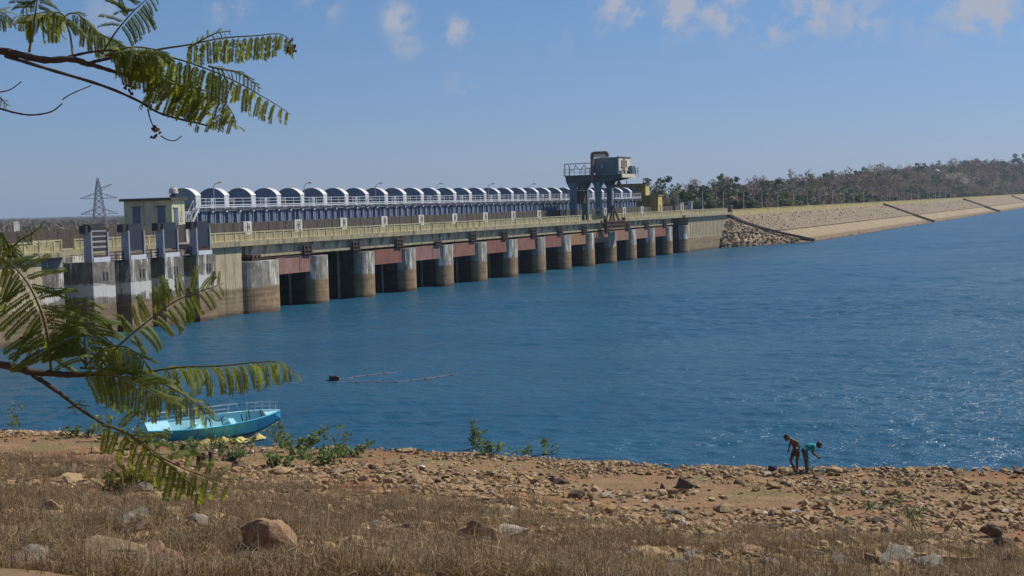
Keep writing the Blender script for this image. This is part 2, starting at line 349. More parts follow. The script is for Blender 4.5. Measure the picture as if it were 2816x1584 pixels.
c = nmix(t, nmap(t, big, 0.46, 0.62, 0, 0.9), c, (0.25, 0.11, 0.042))
moss = nmath(t, 'MULTIPLY', nmap(t, nnoise(t, 0.5, 5, 0.65), 0.50, 0.62), nmap(t, sp.outputs['Z'], 1.1, 0.35))
c = nmix(t, nmath(t, 'MULTIPLY', moss, 0.75), c, (0.15, 0.15, 0.045))
c = nmix(t, nmap(t, sp.outputs['Z'], 1.3, 3.0, 0, 0.8), c, (0.20, 0.125, 0.06))
c = nmix(t, nmap(t, fine, 0.42, 0.7, 0, 0.55), c, (0.17, 0.105, 0.055))
c = nmix(t, nmap(t, sp.outputs['Z'], 0.11, 0.0, 0, 0.8), c, (0.09, 0.07, 0.045))
L_(t, c, p.inputs['Base Color']); p.inputs['Roughness'].default_value = 0.95
vor = N(t, 'ShaderNodeTexVoronoi', inp={'Scale': 7.0}); L_(t, geo.outputs['Position'], vor.inputs['Vector'])
nbump(t, p, nmath(t, 'ADD', vor.outputs['Distance'], fine), 0.8, 0.06)
M['soil'] = m
tag(link('lake_shore', npmesh('lake_shore', V, F, m, True)), 'stony ochre lake shore under dry grass', None, None, 'structure')

# ------------------------------------------------------------------ lake
m, t, p = mat('lake_water')
geo = N(t, 'ShaderNodeNewGeometry')
wind = nnoise(t, 0.035, 4, 0.6, stretch=(1, 2.4, 1)); 
c = nmix(t, nmap(t, wind, 0.35, 0.65), (0.017, 0.082, 0.146), (0.025, 0.104, 0.175))
L_(t, c, p.inputs['Base Color']); p.inputs['Roughness'].default_value = 0.23; p.inputs['Specular IOR Level'].default_value = 0.34; p.inputs['IOR'].default_value = 1.33
w1 = nnoise(t, 1.0, 4, 0.62, stretch=(0.75, 2.1, 1)); w2 = nnoise(t, 3.2, 3, 0.6, stretch=(0.6, 1.9, 1)); w3 = nnoise(t, 0.25, 3, 0.6, stretch=(0.8, 1.6, 1))
hgt = nmath(t, 'ADD', nmath(t, 'MULTIPLY', w1, 0.55), nmath(t, 'ADD', nmath(t, 'MULTIPLY', w2, 0.16), nmath(t, 'MULTIPLY', w3, 0.1)))
b = N(t, 'ShaderNodeBump', inp={'Distance': 0.7}); L_(t, nmap(t, wind, 0.3, 0.7, 0.7, 1.0), b.inputs['Strength'])
L_(t, hgt, b.inputs['Height']); L_(t, b.outputs[0], p.inputs['Normal'])
M['water'] = m
# waves: a fan of real ripples over the part of the lake in view, with the flat far lake 12 cm below round it
rr_ = 40.0 * np.exp(np.arange(0, 1050) * 0.0034); aa_ = np.radians(np.linspace(-36, 36, 470)); R2, A2 = np.meshgrid(rr_, aa_, indexing='ij'); XW = R2 * np.sin(A2); YW = R2 * np.cos(A2)
gust = np.clip(.72 + 1.1 * fbm(XW * .6, YW, .022, 131, 3) + .5 * fbm(XW, YW, .09, 135, 2), .35, 1.35)
ZW = gust * (.30 * fbm(XW * .42, YW, .80, 121, 4) * sstep(44, 62, R2 + 0) + .05 * fbm(XW * .42, YW, .8, 121, 3) + .20 * fbm(XW * .55 + YW * .25, YW * .8 - XW * .2, 1.9, 127, 2) * (1 - sstep(90, 260, R2)))
VW = np.stack([XW, YW, ZW], -1).reshape(-1, 3); nx, ny = R2.shape; idx = np.arange(nx * ny).reshape(nx, ny); FW = np.stack([idx[:-1, :-1], idx[:-1, 1:], idx[1:, 1:], idx[1:, :-1]], -1).reshape(-1, 4)
qv = (VW[:, 0] - P0.x) * DQ.x + (VW[:, 1] - P0.y) * DQ.y; FW = FW[(qv[FW] < 7).all(1)]
wv = np.array([tuple(v) for v in (D(-95, 9, -.14), D(-95, -400, -.14), D(1700, -400, -.14), D(1700, 9, -.14))]); b_ = len(VW)
tag(link('lake', npmesh('lake', np.concatenate([VW, wv]), np.concatenate([FW[:, ::-1], [[b_, b_ + 1, b_ + 2, b_ + 3]]]), m, True)), 'rippled blue lake in front of the dam', None, None, 'structure')

# ------------------------------------------------------------------ land beyond the dam
def land(s, q):
    s = np.asarray(s, float); q = np.asarray(q, float)
    base = -1.0 + 3.0 * sstep(120, 175, s)
    rise = np.clip((s - 160) / 740, 0, 1.2) * 21 * sstep(16 - 6 * sstep(900, 1080, s), 78 - 44 * sstep(900, 1080, s), q) * (1 - sstep(95, 190, q)) * (1 - sstep(1600, 2300, s))
    knoll = 0 * sstep(840, 980, s) * (1 - sstep(1500, 2100, s)) * sstep(12, 60, q) * (1 - sstep(120, 220, q))
    return base + rise + knoll + fbm(s, q, 0.02, 61, 4) * 3.5 * sstep(25, 90, q) * (1 - .8 * sstep(200, 400, q))
ss = np.concatenate([np.linspace(-6000, -150, 40), np.arange(-120, 1600, 8.0), np.linspace(1620, 6000, 30)])
qq = np.concatenate([np.arange(13, 160, 5.0), np.linspace(170, 700, 30), np.linspace(800, 9000, 40)])
S, Q = np.meshgrid(ss, qq, indexing='ij'); Zl = land(S, Q)
V = np.stack([P0.x + DS.x * S + DQ.x * Q, P0.y + DS.y * S + DQ.y * Q, Zl], -1).reshape(-1, 3); nx, ny = S.shape
idx = np.arange(nx * ny).reshape(nx, ny); F = np.stack([idx[:-1, :-1], idx[1:, :-1], idx[1:, 1:], idx[:-1, 1:]], -1).reshape(-1, 4)
M['scrub'] = plain('dry_scrub_ground', (0.105, 0.085, 0.052), (0.08, 0.066, 0.042), 0.05, bump=0)
tag(link('land', npmesh('land', V, F, M['scrub'], True)), 'dry brown land below and behind the dam', None, None, 'structure')

# ------------------------------------------------------------------ embankment
m, t, p = mat('embankment_stone_pitching')
geo = N(t, 'ShaderNodeNewGeometry'); sp = N(t, 'ShaderNodeSeparateXYZ'); L_(t, geo.outputs['Position'], sp.inputs[0])
f1 = nnoise(t, 0.35, 6, 0.7); f2 = nnoise(t, 2.2, 5, 0.7)
up = nmix(t, nmap(t, f1, 0.35, 0.65), (0.265, 0.21, 0.145), (0.205, 0.16, 0.115)); up = nmix(t, nmap(t, f2, 0.45, 0.7), up, (0.34, 0.265, 0.175))
lo = nmix(t, nmap(t, f1, 0.4, 0.65), (0.38, 0.295, 0.18), (0.30, 0.23, 0.14))
wet = nmix(t, nmap(t, f2, 0.4, 0.6), (0.26, 0.185, 0.11), (0.17, 0.12, 0.075))
zz = nmath(t, 'ADD', sp.outputs['Z'], nmath(t, 'MULTIPLY', nmath(t, 'SUBTRACT', f1, 0.5), 0.7))
c = nmix(t, nmap(t, zz, 0.75, 1.1), wet, lo); c = nmix(t, nmap(t, sp.outputs['Z'], 2.72, 2.78), c, up)
c = nmix(t, nmap(t, sp.outputs['Z'], 0.2, 0.0, 0, .7), c, (0.07, 0.055, 0.04))
L_(t, c, p.inputs['Base Color']); p.inputs['Roughness'].default_value = 0.95
vor = N(t, 'ShaderNodeTexVoronoi', inp={'Scale': 1.6}); L_(t, geo.outputs['Position'], vor.inputs['Vector'])
nbump(t, p, nmath(t, 'ADD', vor.outputs['Distance'], f2), 0.9, 0.35)
M['pitch'] = m
def toe(s): return 0.3 + 12.2 * np.clip((s - 158.5) / 29.5, 0, 1)
def slope_pt(s, f, lift=0.0):
    """f = 0 at the parapet's foot, 1 at the water's edge"""
    n = -0.7 + (toe(s) + 0.7) * f; z = 6.75 * (1 - f)
    return n, z
rows = []
fs = [0, .08, .16, .24, .32, .40, .48, .54, .588, .592, .66, .75, .84, .92, 1.0, 1.12, 1.4]
sv = np.concatenate([np.arange(158.6, 400, 1.2), np.arange(400, 1220, 4.0)])
V = []
for s in sv:
    prof = [(24, 0.5), (9.5, 7.2), (1.3, 7.2), (0.72, 6.75)]
    r = [(q, z, 0) for q, z in prof]
    for f in fs[1:]:
        n, z = slope_pt(s, f)
        bump = (0.28 if f < 0.59 else 0.0) * min(1, f / 0.1) + (0.10 if .05 < f < 1.2 else 0) * 1.0 * float(fbm(s, f * 14, 0.8, 71, 3))
        if s < 190: bump += 0.5 * float(fbm(s, f * 14, 0.6, 72, 3)) * (1 - sstep(165, 190, s)) * (f > .05)
        r.append((-n - bump * 0.45, z + bump * 0.9 - (0 if f <= 1 else (f - 1) * 1.5), 0))
    if s < 163.6:
        mu = .12 + .82 * (s - 158.6) / 5.0; r = [(q_, z_ * mu if z_ > 0 else z_, 0) for q_, z_, _ in r]; r[0] = (9.5, 0, 0); r[1] = (3, 4.0 * mu, 0); r[2] = (1.3, 5.4 * mu, 0)
    V += [tuple(D(s, q, z)) for q, z, _ in r]
k = len(fs) + 3; n = len(sv); idx = np.arange(n * k).reshape(n, k)
F = np.stack([idx[:-1, :-1], idx[1:, :-1], idx[1:, 1:], idx[:-1, 1:]], -1).reshape(-1, 4)
emb = tag(link('embankment', npmesh('embankment', np.array(V), F[:, ::-1], m, False)), 'long earth embankment faced with stone pitching', None, None, 'structure')
MB_road = MB().box(168, 1215, 1.5, 9.2, 7.16, 7.24); o = MB_road.build('crest_road', M['deck'], emb); o.matrix_world = Matrix.Translation(P0) @ Matrix.Rotation(DANG, 4, 'Z')
M['drain'] = plain('dark_drain_stone', (0.06, 0.05, 0.042), (0.085, 0.07, 0.055), 1.0)
for s0, run in ((165.5, 24.0), (350, 24.0), (560, 34.0), (800, 40.0)):
    mb = MB(); pts = []
    for i in range(9):
        f = 0.02 + i * 0.123; s = s0 + run * f ** 1.15; n, z = slope_pt(s, f); pts.append(D(s, -n - 0.18, z + 0.42))
    for a, b_ in zip(pts, pts[1:]): mb.bar(a, b_, 0.75 if s0 < 500 else 1.1, 0.5)
    mb.build('drain', M['drain'], emb)

DAMM = Matrix.Translation(P0) @ Matrix.Rotation(DANG, 4, 'Z')
# ------------------------------------------------------------------ spillway dam
dam = dthing('spillway_dam', 'concrete spillway dam with round-nosed piers and rust-red gate tops', 'dam', 0)
M['joint'] = plain('dark_joint', (0.06, 0.055, 0.05), None, 2)
# walls left of the spillway
MB().box(-96, -33.2, 0, 12, -3, 6.95).build('wall', M['wall'], dam)
MB().box(-33.2, -30.5, 0.25, 12, -3, 6.95).build('wall', M['intake'], dam)
MB().box(-30.5, -11.7, 2.4, 12, -3, 6.85).build('intake_wall', M['intake'], dam)
for a, b_ in ((-11.7, -8.99), (-8.91, -6.3)): MB().box(a, b_, 0, 12, -3, 6.92).build('wall', M['wall'], dam)
MB().box(-11.7, -6.3, 0.15, 11.9, -3, 6.9).build('wall_core', M['joint'], dam)
for i, (a, b_) in enumerate(((-28.38, -25.66), (-23.72, -21.02), (-19.11, -16.45), (-14.35, -11.71))):
    o = MB().box(a, b_, -1.0, 2.5, -3, 6.36).build('intake_pier', M['intake'], dam)
    mk = MB(); c0 = a + 1.25
    for dx in (0, 0.42): mk.box(c0 + dx, c0 + dx + 0.17, -1.03, -1.0, 4.75, 5.5)
    mk.build('gauge_mark', M['black'], o)
    if i: # low black guard rail on the slot beside the block
        g = MB(); x0 = a - 1.9
        for z in (6.55, 6.85, 7.15): g.bar((x0, -0.3, z), (a, -0.3, z), 0.07)
        for x in (x0 + .05, x0 + .95, a - .05): g.bar((x, -0.3, 6.3), (x, -0.3, 7.2), 0.07)
        g.box(x0, a, -0.2, 2.4, 6.2, 6.36); g.build('slot_guard', M['black'], dam)
# coping and road deck
cop = MB().box(-96, -30.5, -0.38, 8.9, 6.98, 7.4); cop.build('coping', M['coping'], dam)
MB().box(-30.5, -11.6, 4.2, 8.9, 6.9, 7.4).build('coping', M['coping'], dam)
for i in range(-1, 15):
    a = -11.6 if i == -1 else BAY * i - 3.5; b_ = BAY * (i + 1) - 3.5 - 0.03
    if i == 14: b_ = 166.2
    MB().box(a, b_, -0.38 if i in (-1, 14) else 0.0, 1.32, 6.92, 7.4 + 0.012 * (i % 2)).build('coping', M['coping'], dam)
MB().box(-11.6, 168, 1.32, 9.2, 6.95, 7.36).build('road_deck', M['deck'], dam)
# piers
def pier_mesh(sl, sr, n0, back, top, nose):
    w = (sr - sl) / 2; c = (sl + sr) / 2; poly = []
    k = 18
    for i in range(k + 1):
        a = math.pi * i / k; poly.append((c + w * math.cos(a), n0 - nose * math.sin(a)))
    poly += [(sl, back), (sr, back)]
    mb = MB(); vs = []
    poly = [(x, y) for x, y in poly]
    mb.prism(poly[::-1], 'z', -3, top)
    return mb
o = pier_mesh(-6.35, 0, 0.35, 1.0, 5.3, 1.35).build('pier', M['pier'], dam)
MB().box(-6.3, 0, 1.0, 9.0, -3, 5.62).build('pier_back', M['piershade'], dam)
pm = pier_mesh(-3.5, 0, 0.75, 1.0, 5.34, 1.05); pme = pm.mesh('pier', M['pier']); pbk = MB().box(-3.5, 0, 1.0, 9.0, -3, 5.62).mesh('pier_back', M['piershade'])
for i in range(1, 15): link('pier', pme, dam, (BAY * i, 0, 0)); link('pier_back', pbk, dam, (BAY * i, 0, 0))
# gates and guides
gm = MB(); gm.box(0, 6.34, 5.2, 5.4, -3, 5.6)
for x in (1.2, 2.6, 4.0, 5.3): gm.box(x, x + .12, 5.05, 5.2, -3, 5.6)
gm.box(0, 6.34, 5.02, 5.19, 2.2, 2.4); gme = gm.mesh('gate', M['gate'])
gd = MB().box(6.22, 6.34, 3.0, 3.22, -3, 5.6).mesh('gate_guide', M['girder'])
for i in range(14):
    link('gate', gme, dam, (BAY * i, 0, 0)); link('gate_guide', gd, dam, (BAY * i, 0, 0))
redi = {0: 0, 2: 1, 3: 2, 4: 3, 5: 1, 6: 4, 7: 5, 8: 6, 9: 7, 10: 7, 11: 7, 12: 5, }
for i, r in redi.items():
    mb = MB().box(0.02, 6.32, 0.32, 0.46, 3.66, 5.42).box(0.02, 6.32, 0.27, 0.32, 3.66, 3.80)
    o = mb.build('gate_top', M['red%d' % r], dam, loc=(BAY * i, 0, 0))
    if i == 0: 
        MB().box(0.03, 1.6, 0.28, 0.32, 3.82, 5.41).build('plate', M['red2'], o); MB().box(4.3, 5.2, 0.28, 0.32, 3.82, 5.41).build('plate', M['red2'], o)
# bridge girder in bays
bra = MB().prism([(0.78, 5.95), (0.78, 6.9), (0.2, 6.9)], 'x', -0.06, 0.06).mesh('bracket', M['girder'])
for i in range(-1, 13):
    a = -4.6 if i == -1 else BAY * i + 6.34 - 0.0; b_ = BAY * (i + 1) + 6.32
    if i == -1: b_ = 6.32
    if i == 12: b_ = 129.0
    g = MB().box(a, b_, 0.8, 1.25, 5.93, 6.92).build('bridge_girder', M['girder'], dam)
    MB().box(a, b_, 0.32, 1.25, 5.68, 5.93).build('flange', M['coping'], g)
    x = a + 0.75
    while x < b_ - 0.2:
        link('bracket', bra, g, (x, 0, 0)); x += 2.66
fm = MB()
for x in (0, 0.62, 1.3): fm.box(x, x + .17, 0.05, 0.3, 0, 1.0)
for z in (0, 0.42, 0.86): fm.box(-.05, 1.5, 0.08, 0.26, z, z + .15)
fme = fm.mesh('hoist_bracket', M['rustframe']); fs_ = MB()
for x in (0, 0.62, 1.3): fs_.box(x, x + .17, 0.05, 0.3, 0, 0.5)
for z in (0, 0.36): fs_.box(-.05, 1.5, 0.08, 0.26, z, z + .14)
fse = fs_.mesh('hoist_bracket', M['rustframe'])
for i in range(0, 14):
    small = i in (0, 4, 10)
    link('hoist_bracket', fse if small else fme, dam, (BAY * i - 4.95 + (0.2 if i == 0 else 0), -0.02 if i else -0.25, 5.44 if small else 5.58))
MB().bar((-3.2, 0.3, 5.5), (6, 0.3, 5.48), 0.1).build('service_pipe', M['rustframe'], dam)
# right abutment wall
for a, b_ in ((137.83, 145.9), (145.96, 154.9), (154.96, 164.0)): MB().box(a, b_, 0.2, 9.1, -3, 6.94).build('wall', M['wall'], dam)
rb = MB()
for i in range(26): rb.box(139.2 + i * 0.95, 139.2 + i * 0.95 + 0.16, 0.12, 0.2, 2.9, 6.3)
rb.build('wall_rib', M['wall'], dam)['kind'] = 'stuff'

# ------------------------------------------------------------------ yellow railing
post = MB().box(-.08, .08, -.09, .09, 0, 0.97).mesh('post', M['rail'])
RS = 1.64
panel = MB().box(0.08, RS - .08, -.05, .05, 0.04, 0.14).box(0.08, RS - .08, -.045, .045, 0.62, 0.70).box(0.08, RS - .08, -.07, .07, 0.84, 0.95)
for j in range(9): panel.box(0.14 + j * 0.158, 0.14 + j * 0.158 + 0.105, -.03, .03, 0.14, 0.62)
panel = panel.mesh('baluster_panel', M['rail'])
def railing(label, s0, s1, q, z, broken=()):
    r = dthing('railing', label, 'railing', s0, q, z); k = int(round((s1 - s0) / RS))
    for j in range(k + 1):
        link('post', post, r, (j * RS, 0, 0))
        if j < k and j not in broken: link('baluster_panel', panel, r, (j * RS, 0, 0))
    return r
railing('yellow concrete railing along the spillway road, running behind the crane', -11.6, 166.2, 0.42, 7.4, (58, 59))
railing('yellow railing on the dam road beyond the intake gates, before the sign', -92, -31.3, 0.42, 7.4)
railing('short yellow railing set back behind the four intake gate frames', -29.6, -12.6, 4.5, 7.4, (2,))
e = dthing('gatepost', 'dark stone end post where railing meets embankment parapet', 'post', 167.3, 0.6, 6.8)
MB().box(-.7, .7, -.6, .6, -1.2, 1.9).build('shaft', M['roofdark'], e); MB().box(-.85, .85, -.75, .75, 1.9, 2.05).build('cap', M['coping'], e)
e2 = dthing('gatepost', 'pale square pillar standing behind the end of the yellow railing', 'post', 165.6, 8.8, 7.3)
MB().box(-.4, .4, -.4, .4, 0, 2.6).build('shaft', M['greysteel'], e2); MB().box(-.5, .5, -.5, .5, 2.6, 2.7).build('cap', M['white'], e2)
e3 = dthing('gatepost', 'pair of short white posts between two lamp posts', 'post', 159.0, 8.8, 7.3)
MB().box(-.9, -.4, -.3, .3, 0, 2.3).build('shaft', M['white'], e3); MB().box(.5, 1.0, -.3, .3, 0, 2.5).build('shaft', M['white'], e3); MB().box(-.4, .5, -.1, .1, .3, .6).build('tie', M['white'], e3)

# parapet of the embankment
pp = dthing('parapet', 'yellow painted parapet running along the embankment crest', 'parapet wall', 168.4, 0.72, 6.6)
seg = MB().box(0, 7.92, 0, .4, 0, 1.22).box(0, 7.92, -.06, .46, 1.22, 1.34).mesh('parapet_panel', M['parapet'])
for j in range(60): link('parapet_panel', seg, pp, (j * 8, 0, 0.02 * math.sin(j * 1.7)))
MB().box(480, 1046, 0, .4, 0, 1.3).build('parapet_run', M['parapet'], pp)

# grimy parapet on the far side of the road
lw = dthing('far_parapet', 'grimy dark panelled wall with white pillars on far side of road', 'wall', 0, 8.6, 7.36)
pan = MB().box(0.03, 1.62, 0, .14, 0, 1.84).mesh('panel', M['darkwall'])
whp = MB().box(0, 1.5, -.12, .3, 0, 1.92).mesh('pillar', M['white'])
cross = MB().box(.62, .70, -.16, -.12, .85, 1.8).box(.95, 1.02, -.16, -.12, .95, 1.7).box(.55, 1.08, -.165, -.12, 1.28, 1.35).mesh('gauge_mark', M['black'])
for i in range(-4, 16):
    s = 5.5 + BAY * i
    if i >= -1 and i < 14: 
        o = link('pillar', whp, lw, (s, 0, 0)); link('gauge_mark', cross, o)
    for j in range(5):
        x = s + 1.52 + j * 1.655
        if x < 139.3 or x > 144: link('panel', pan, lw, (x, 0.03 * (j % 2), -0.02 * (j % 3)))
    if i < -1 or i == 14: link('panel', pan, lw, (s - .13, 0.015, -0.03))

# ------------------------------------------------------------------ hoist bridge
hb = dthing('hoist_bridge', 'blue-grey plate girder hoist bridge with white walkway rails', 'hoist bridge', 0, 10.2, 7.36)
st = MB().box(-.05, .05, -.2, .08, 1.86, 3.12).mesh('stiffener', M['rib'])
st2 = MB().box(-.16, .16, -.24, .08, 1.86, 3.12).mesh('stiffener', M['plate'])
wp = MB().box(-.95, .95, 2, 3.4, 0, 1.72).mesh('trestle', M['pier'])
for i in range(-1, 13):
    a = 7.36 + BAY * i + 0.16; b_ = a + BAY - 0.34
    if i == -1: a = -0.9
    pl = MB().box(a, b_, .08, .16, 1.82, 3.14).box(a, b_, -.26, .5, 3.14, 3.2).box(a, b_, -.26, .5, 1.76, 1.82).build('plate_girder', M['plate'], hb)
    x = a + 0.35; k = 0
    while x < b_ - 0.2:
        link('stiffener', st2 if k % 3 == 1 else st, pl, (x, 0, 0)); x += (0.36 if k % 3 else 0.82); k += 1
    link('trestle', wp, hb, (7.6 + BAY * i, -1.6, 0))
MB().box(-1.0, 137.2, -.45, 4.4, 3.24, 3.42).build('deck', M['black'], hb)
for z, h, nm in ((3.55, .13, 'toe_rail'), (3.78, .10, 'toe_rail'), (4.18, .05, 'guard_rail'), (4.52, .06, 'guard_rail')):
    MB().box(-1.0, 137.2, -.46, -.40, z, z + h).build(nm, M['steelwhite'], hb)
rp = MB().box(-.03, .03, -.47, -.41, 3.3, 4.56).mesh('rail_post', M['steelwhite'])
for j in range(85): link('rail_post', rp, hb, (-1.0 + j * 1.64, 0, 0))
ub = MB().box(-.12, .12, -.42, 0.0, 3.02, 3.24).mesh('deck_bracket', M['steelwhite'])
for j in range(57): link('deck_bracket', ub, hb, (-0.6 + j * 2.46, 0, 0))

# arched hoist shelters on the hoist bridge
def arch(y0, y1, zs, rise, k=14, off=0.0):
    c = (y0 + y1) / 2; w = (y1 - y0) / 2; R_ = (w * w + rise * rise) / (2 * rise); zc = zs + rise - R_; a0 = math.asin(w / R_)
    return [(c + (R_ + off) * math.sin(-a0 + 2 * a0 * i / k), zc + (R_ + off) * math.cos(-a0 + 2 * a0 * i / k)) for i in range(k + 1)]
def hood_parts(root):
    a = arch(0.0, 3.5, 1.42, 0.86); prof = [(0, 0.02)] + a + [(3.5, 0.02)]
    MB().prism(prof[::-1], 'x', -0.80, -0.03).build('end_wall', M['hoodend'], root)
    ao = arch(-.05, 3.55, 1.42, 0.86, off=0.06); ai = arch(-.05, 3.55, 1.42, 0.86, off=0.012)
    MB().prism((ao + ai[::-1])[::-1], 'x', -0.88, 0.03).build('roof_sheet', M['hoodtop'], root)
    MB().box(-.86, .0, -.05, -.003, 0.02, 1.42).build('side_sheet', M['hoodtop'], root)
    MB().box(-.86, -.8, -.02, 3.5, 1.38, 1.43).build('drip_strip', M['rib'], root)
hood0 = None; pos = sorted([0.5 + BAY * j for j in range(14)] + [5.45 + BAY * j for j in range(14)])
for k, s in enumerate(pos):
    lab = 'arched tin hoist shelter on the hoist bridge, %s from the cream building' % ORD[k]
    if hood0 is None:
        hood0 = dthing('hoist_shelter', lab, 'shelter', s, 10.35, 10.79, 'arched hoist shelters along the hoist bridge'); hood_parts(hood0)
    else: dup(hood0, D(s, 10.35, 10.79), None, lab)
gb = None; mo = None
for j in range(14):
    l1 = 'white hoist gear box on the walkway, %s from the cream building' % ORD[j]; l2 = 'black round-topped hoist motor on the walkway, %s from the cream building' % ORD[j]
    if gb is None:
        gb = dthing('gear_box', l1, 'gear box', 2.75, 10.5, 10.79, 'white gear boxes between the shelters')
        MB().box(-.22, .22, 0, .5, 0.05, 1.15).build('casing', M['steelwhite'], gb); MB().box(-.3, .3, -.08, .58, 0, .06).build('foot', M['greysteel'], gb); MB().box(-.05, .05, -.02, 0, .4, .9).build('cover', M['black'], gb)
        mo = dthing('hoist_motor', l2, 'motor', 6.7, 10.7, 10.79, 'black hoist motors between the shelters')
        MB().prism(([(0, 0.1)] + arch(0, 1.1, .7, .4, 8) + [(1.1, 0.1)])[::-1], 'x', -.45, .45).build('casing', M['black'], mo); MB().box(-.5, .5, -.05, 1.15, 0, .1).build('foot', M['greysteel'], mo)
    else:
        dup(gb, D(2.75 + BAY * j, 10.5, 10.79), None, l1); dup(mo, D(6.7 + BAY * j, 10.7, 10.79), None, l2)
# ------------------------------------------------------------------ intake gate frames
for i, (s, lab) in enumerate(((-28.3, 'grey intake gate frame with open black rungs'), (-23.65, 'grey intake gate frame holding a dark sheet, next to the open-rung frame'),
                              (-19.05, 'grey intake gate frame holding a dark sheet, in front of the cream building corner'), (-14.3, 'grey intake gate frame holding a dark sheet, nearest the yellow railing'))):
    r = dthing('gate_frame', lab, 'gate frame', s, -0.9, 6.36, 'intake gate frames on the grey blocks')
    MB().box(0.0, .16, 0, .85, 0, 2.62).build('channel', M['greysteel'], r); MB().box(2.06, 2.2, 0.05, .3, 0, 2.6).build('channel', M['greysteel'], r)
    MB().box(.16, 2.2, -.06, .1, 0.02, .42).build('sill', M['steelwhite'], r)
    MB().box(.16, 2.06, .12, .6, .42, .62).build('sill', M['rustframe'], r)
    MB().box(-.32, .2, .3, 1.0, 2.5, 3.2).build('hoist_box', M['black'], r)
    if i == 0:
        for k in range(5):
            MB().box(.2, 2.0, .15, .7, .95 + k * .46, 1.22 + k * .46).build('rung', M['black'], r)
        MB().box(.1, 2.0, .2, .9, 3.1, 3.3).build('head_beam', M['black'], r)
        for z in (1.27, 1.73, 2.19, 2.65): MB().box(.2, 2.0, .12, .3, z, z + .1).build('rung_edge', M['greysteel'], r)
    else:
        MB().box(.22, 2.02, .16, .3, .8, 3.16).build('gate_sheet', M['bluepanel'], r)
        MB().box(.2, 2.05, .3, .8, 3.0, 3.22).build('head_beam', M['black'], r)

# ------------------------------------------------------------------ cream building on the left end
b = dthing('gatehouse', 'cream flat-roofed hut with two blue doors beside the first shelter', 'building', -6, 8.9, 7.36)
MB().box(0, 2.05, 0, 6.4, 0, 4.42).build('wall', M['cream'], b)
rf = MB().box(-.35, 2.3, -.25, 6.75, 4.42, 4.62).box(-.30, 2.25, -.2, 6.7, 4.62, 4.70).build('roof', M['roofdark'], b)
for y in (1.4, 4.72):
    d_ = MB().box(-.06, 0, y - .5, y + .5, 0.4, 3.72).build('door', M['bluedoor'], b); MB().box(-.12, 0, y - .62, y + .62, 3.75, 3.85).build('lintel', M['roofdark'], d_)
    MB().box(-.075, -.06, y - .42, y - .05, .6, 3.5).box(-.075, -.06, y + .05, y + .42, .6, 3.5).build('leaf', M['bluedoor'], d_)
d_ = MB().box(.35, .95, -.05, 0, .5, 3.6).build('door', M['bluedoor'], b); MB().box(.25, 1.05, -.1, 0, 3.62, 3.74).build('lintel', M['white'], d_)
MB().box(1.3, 1.75, -.04, 0, 2.2, 3.2).build('window', M['white'], b)
tk = dthing('water_tank', 'pale pink water tank on the cream hut roof', 'tank', -4.9, 9.5, 12.07)
mb = MB(); mb.tube([(0, 0, .42), (0, 0, .9), (0, 0, 1.0), (0, 0, 1.05)], [.52, .43, .3, .3], 14); mb.build('drum', M['tank'], tk)
MB().tube([(0, 0, 0), (0, 0, .43)], .22, 10).build('stand', M['roofdark'], tk)
stt = dthing('steel_stair', 'white steel stair climbing to the hoist bridge beside the cream hut', 'stair', -3.9, 9.5, 7.36)
for y in (-.35, .35):
    MB().bar((0, y, 0.2), (2.6, y, 3.5), .09, .2).build('stringer', M['steelwhite'], stt)
    hr = MB().bar((0, y, 1.1), (2.6, y, 4.4), .05)
    for k in range(5): hr.bar((k * .65, y, .2 + k * .825), (k * .65, y, 1.1 + k * .825), .045)
    hr.build('handrail', M['steelwhite'], stt)
for k in range(12): MB().box(k * .21 + .05, k * .21 + .25, -.35, .35, .42 + k * .265, .46 + k * .265).build('tread', M['greysteel'], stt)
MB().bar((-.9, -.2, -.1), (.6, -.2, 1.5), .12).build('brace', M['steelwhite'], stt)
wb = dthing('kiosk', 'small worn white cabinet below the steel stair', 'cabinet', -5.1, 6.6, 7.36)
MB().box(0, .8, 0, .6, .1, 1.9).build('body', M['white'], wb); MB().box(-.05, .85, -.05, .65, 1.9, 1.98).build('lid', M['coping'], wb); MB().box(.1, .7, -.03, 0, .3, 1.7).build('door', M['cream'], wb)

# ------------------------------------------------------------------ yellow building at the far end
y_ = dthing('gatehouse', 'streaked yellow two-storey gatehouse at the far end of the shelters', 'building', 141, 7.6, 7.36)
MB().box(0, 2.5, 0.0, 7.0, 0, 4.0).build('wall', M['yellowshade'], y_)
MB().box(0.1, 2.5, -.04, 0, 0, 3.98).build('front_wall', M['yellowlit'], y_)
MB().box(-.2, 2.7, -.2, 7.1, 4.0, 4.14).build('roof', M['coping'], y_)
MB().box(1.0, 1.5, -.07, -.04, .6, 2.1).build('door', M['black'], y_)
u = MB().box(.1, 2.5, 2.7, 11, 4.14, 6.4).build('upper_wall', M['yellowshade'], y_)
MB().box(.2, 2.5, 2.65, 2.7, 4.14, 6.38).build('front_wall', M['yellowlit'], y_)
MB().box(-.2, 2.8, 2.4, 11.3, 6.4, 6.55).build('roof', M['roofdark'], y_)
w_ = MB().box(.02, .1, 4.6, 5.5, 5.0, 5.9).build('window', M['bluedoor'], y_); MB().box(-.02, .02, 5.02, 5.08, 5.0, 5.9).build('mullion', M['greysteel'], w_); MB().box(-.03, .02, 4.5, 5.6, 4.9, 5.0).build('sill', M['greysteel'], w_)
MB().box(-1.8, 0, 3.4, 3.55, 1.0, 1.1).build('bench_rail', M['cream'], y_)
MB().tube([(.4, 6.8, 6.5), (.4, 6.8, 7.6)], .06, 6).build('vent_pipe', M['roofdark'], y_)

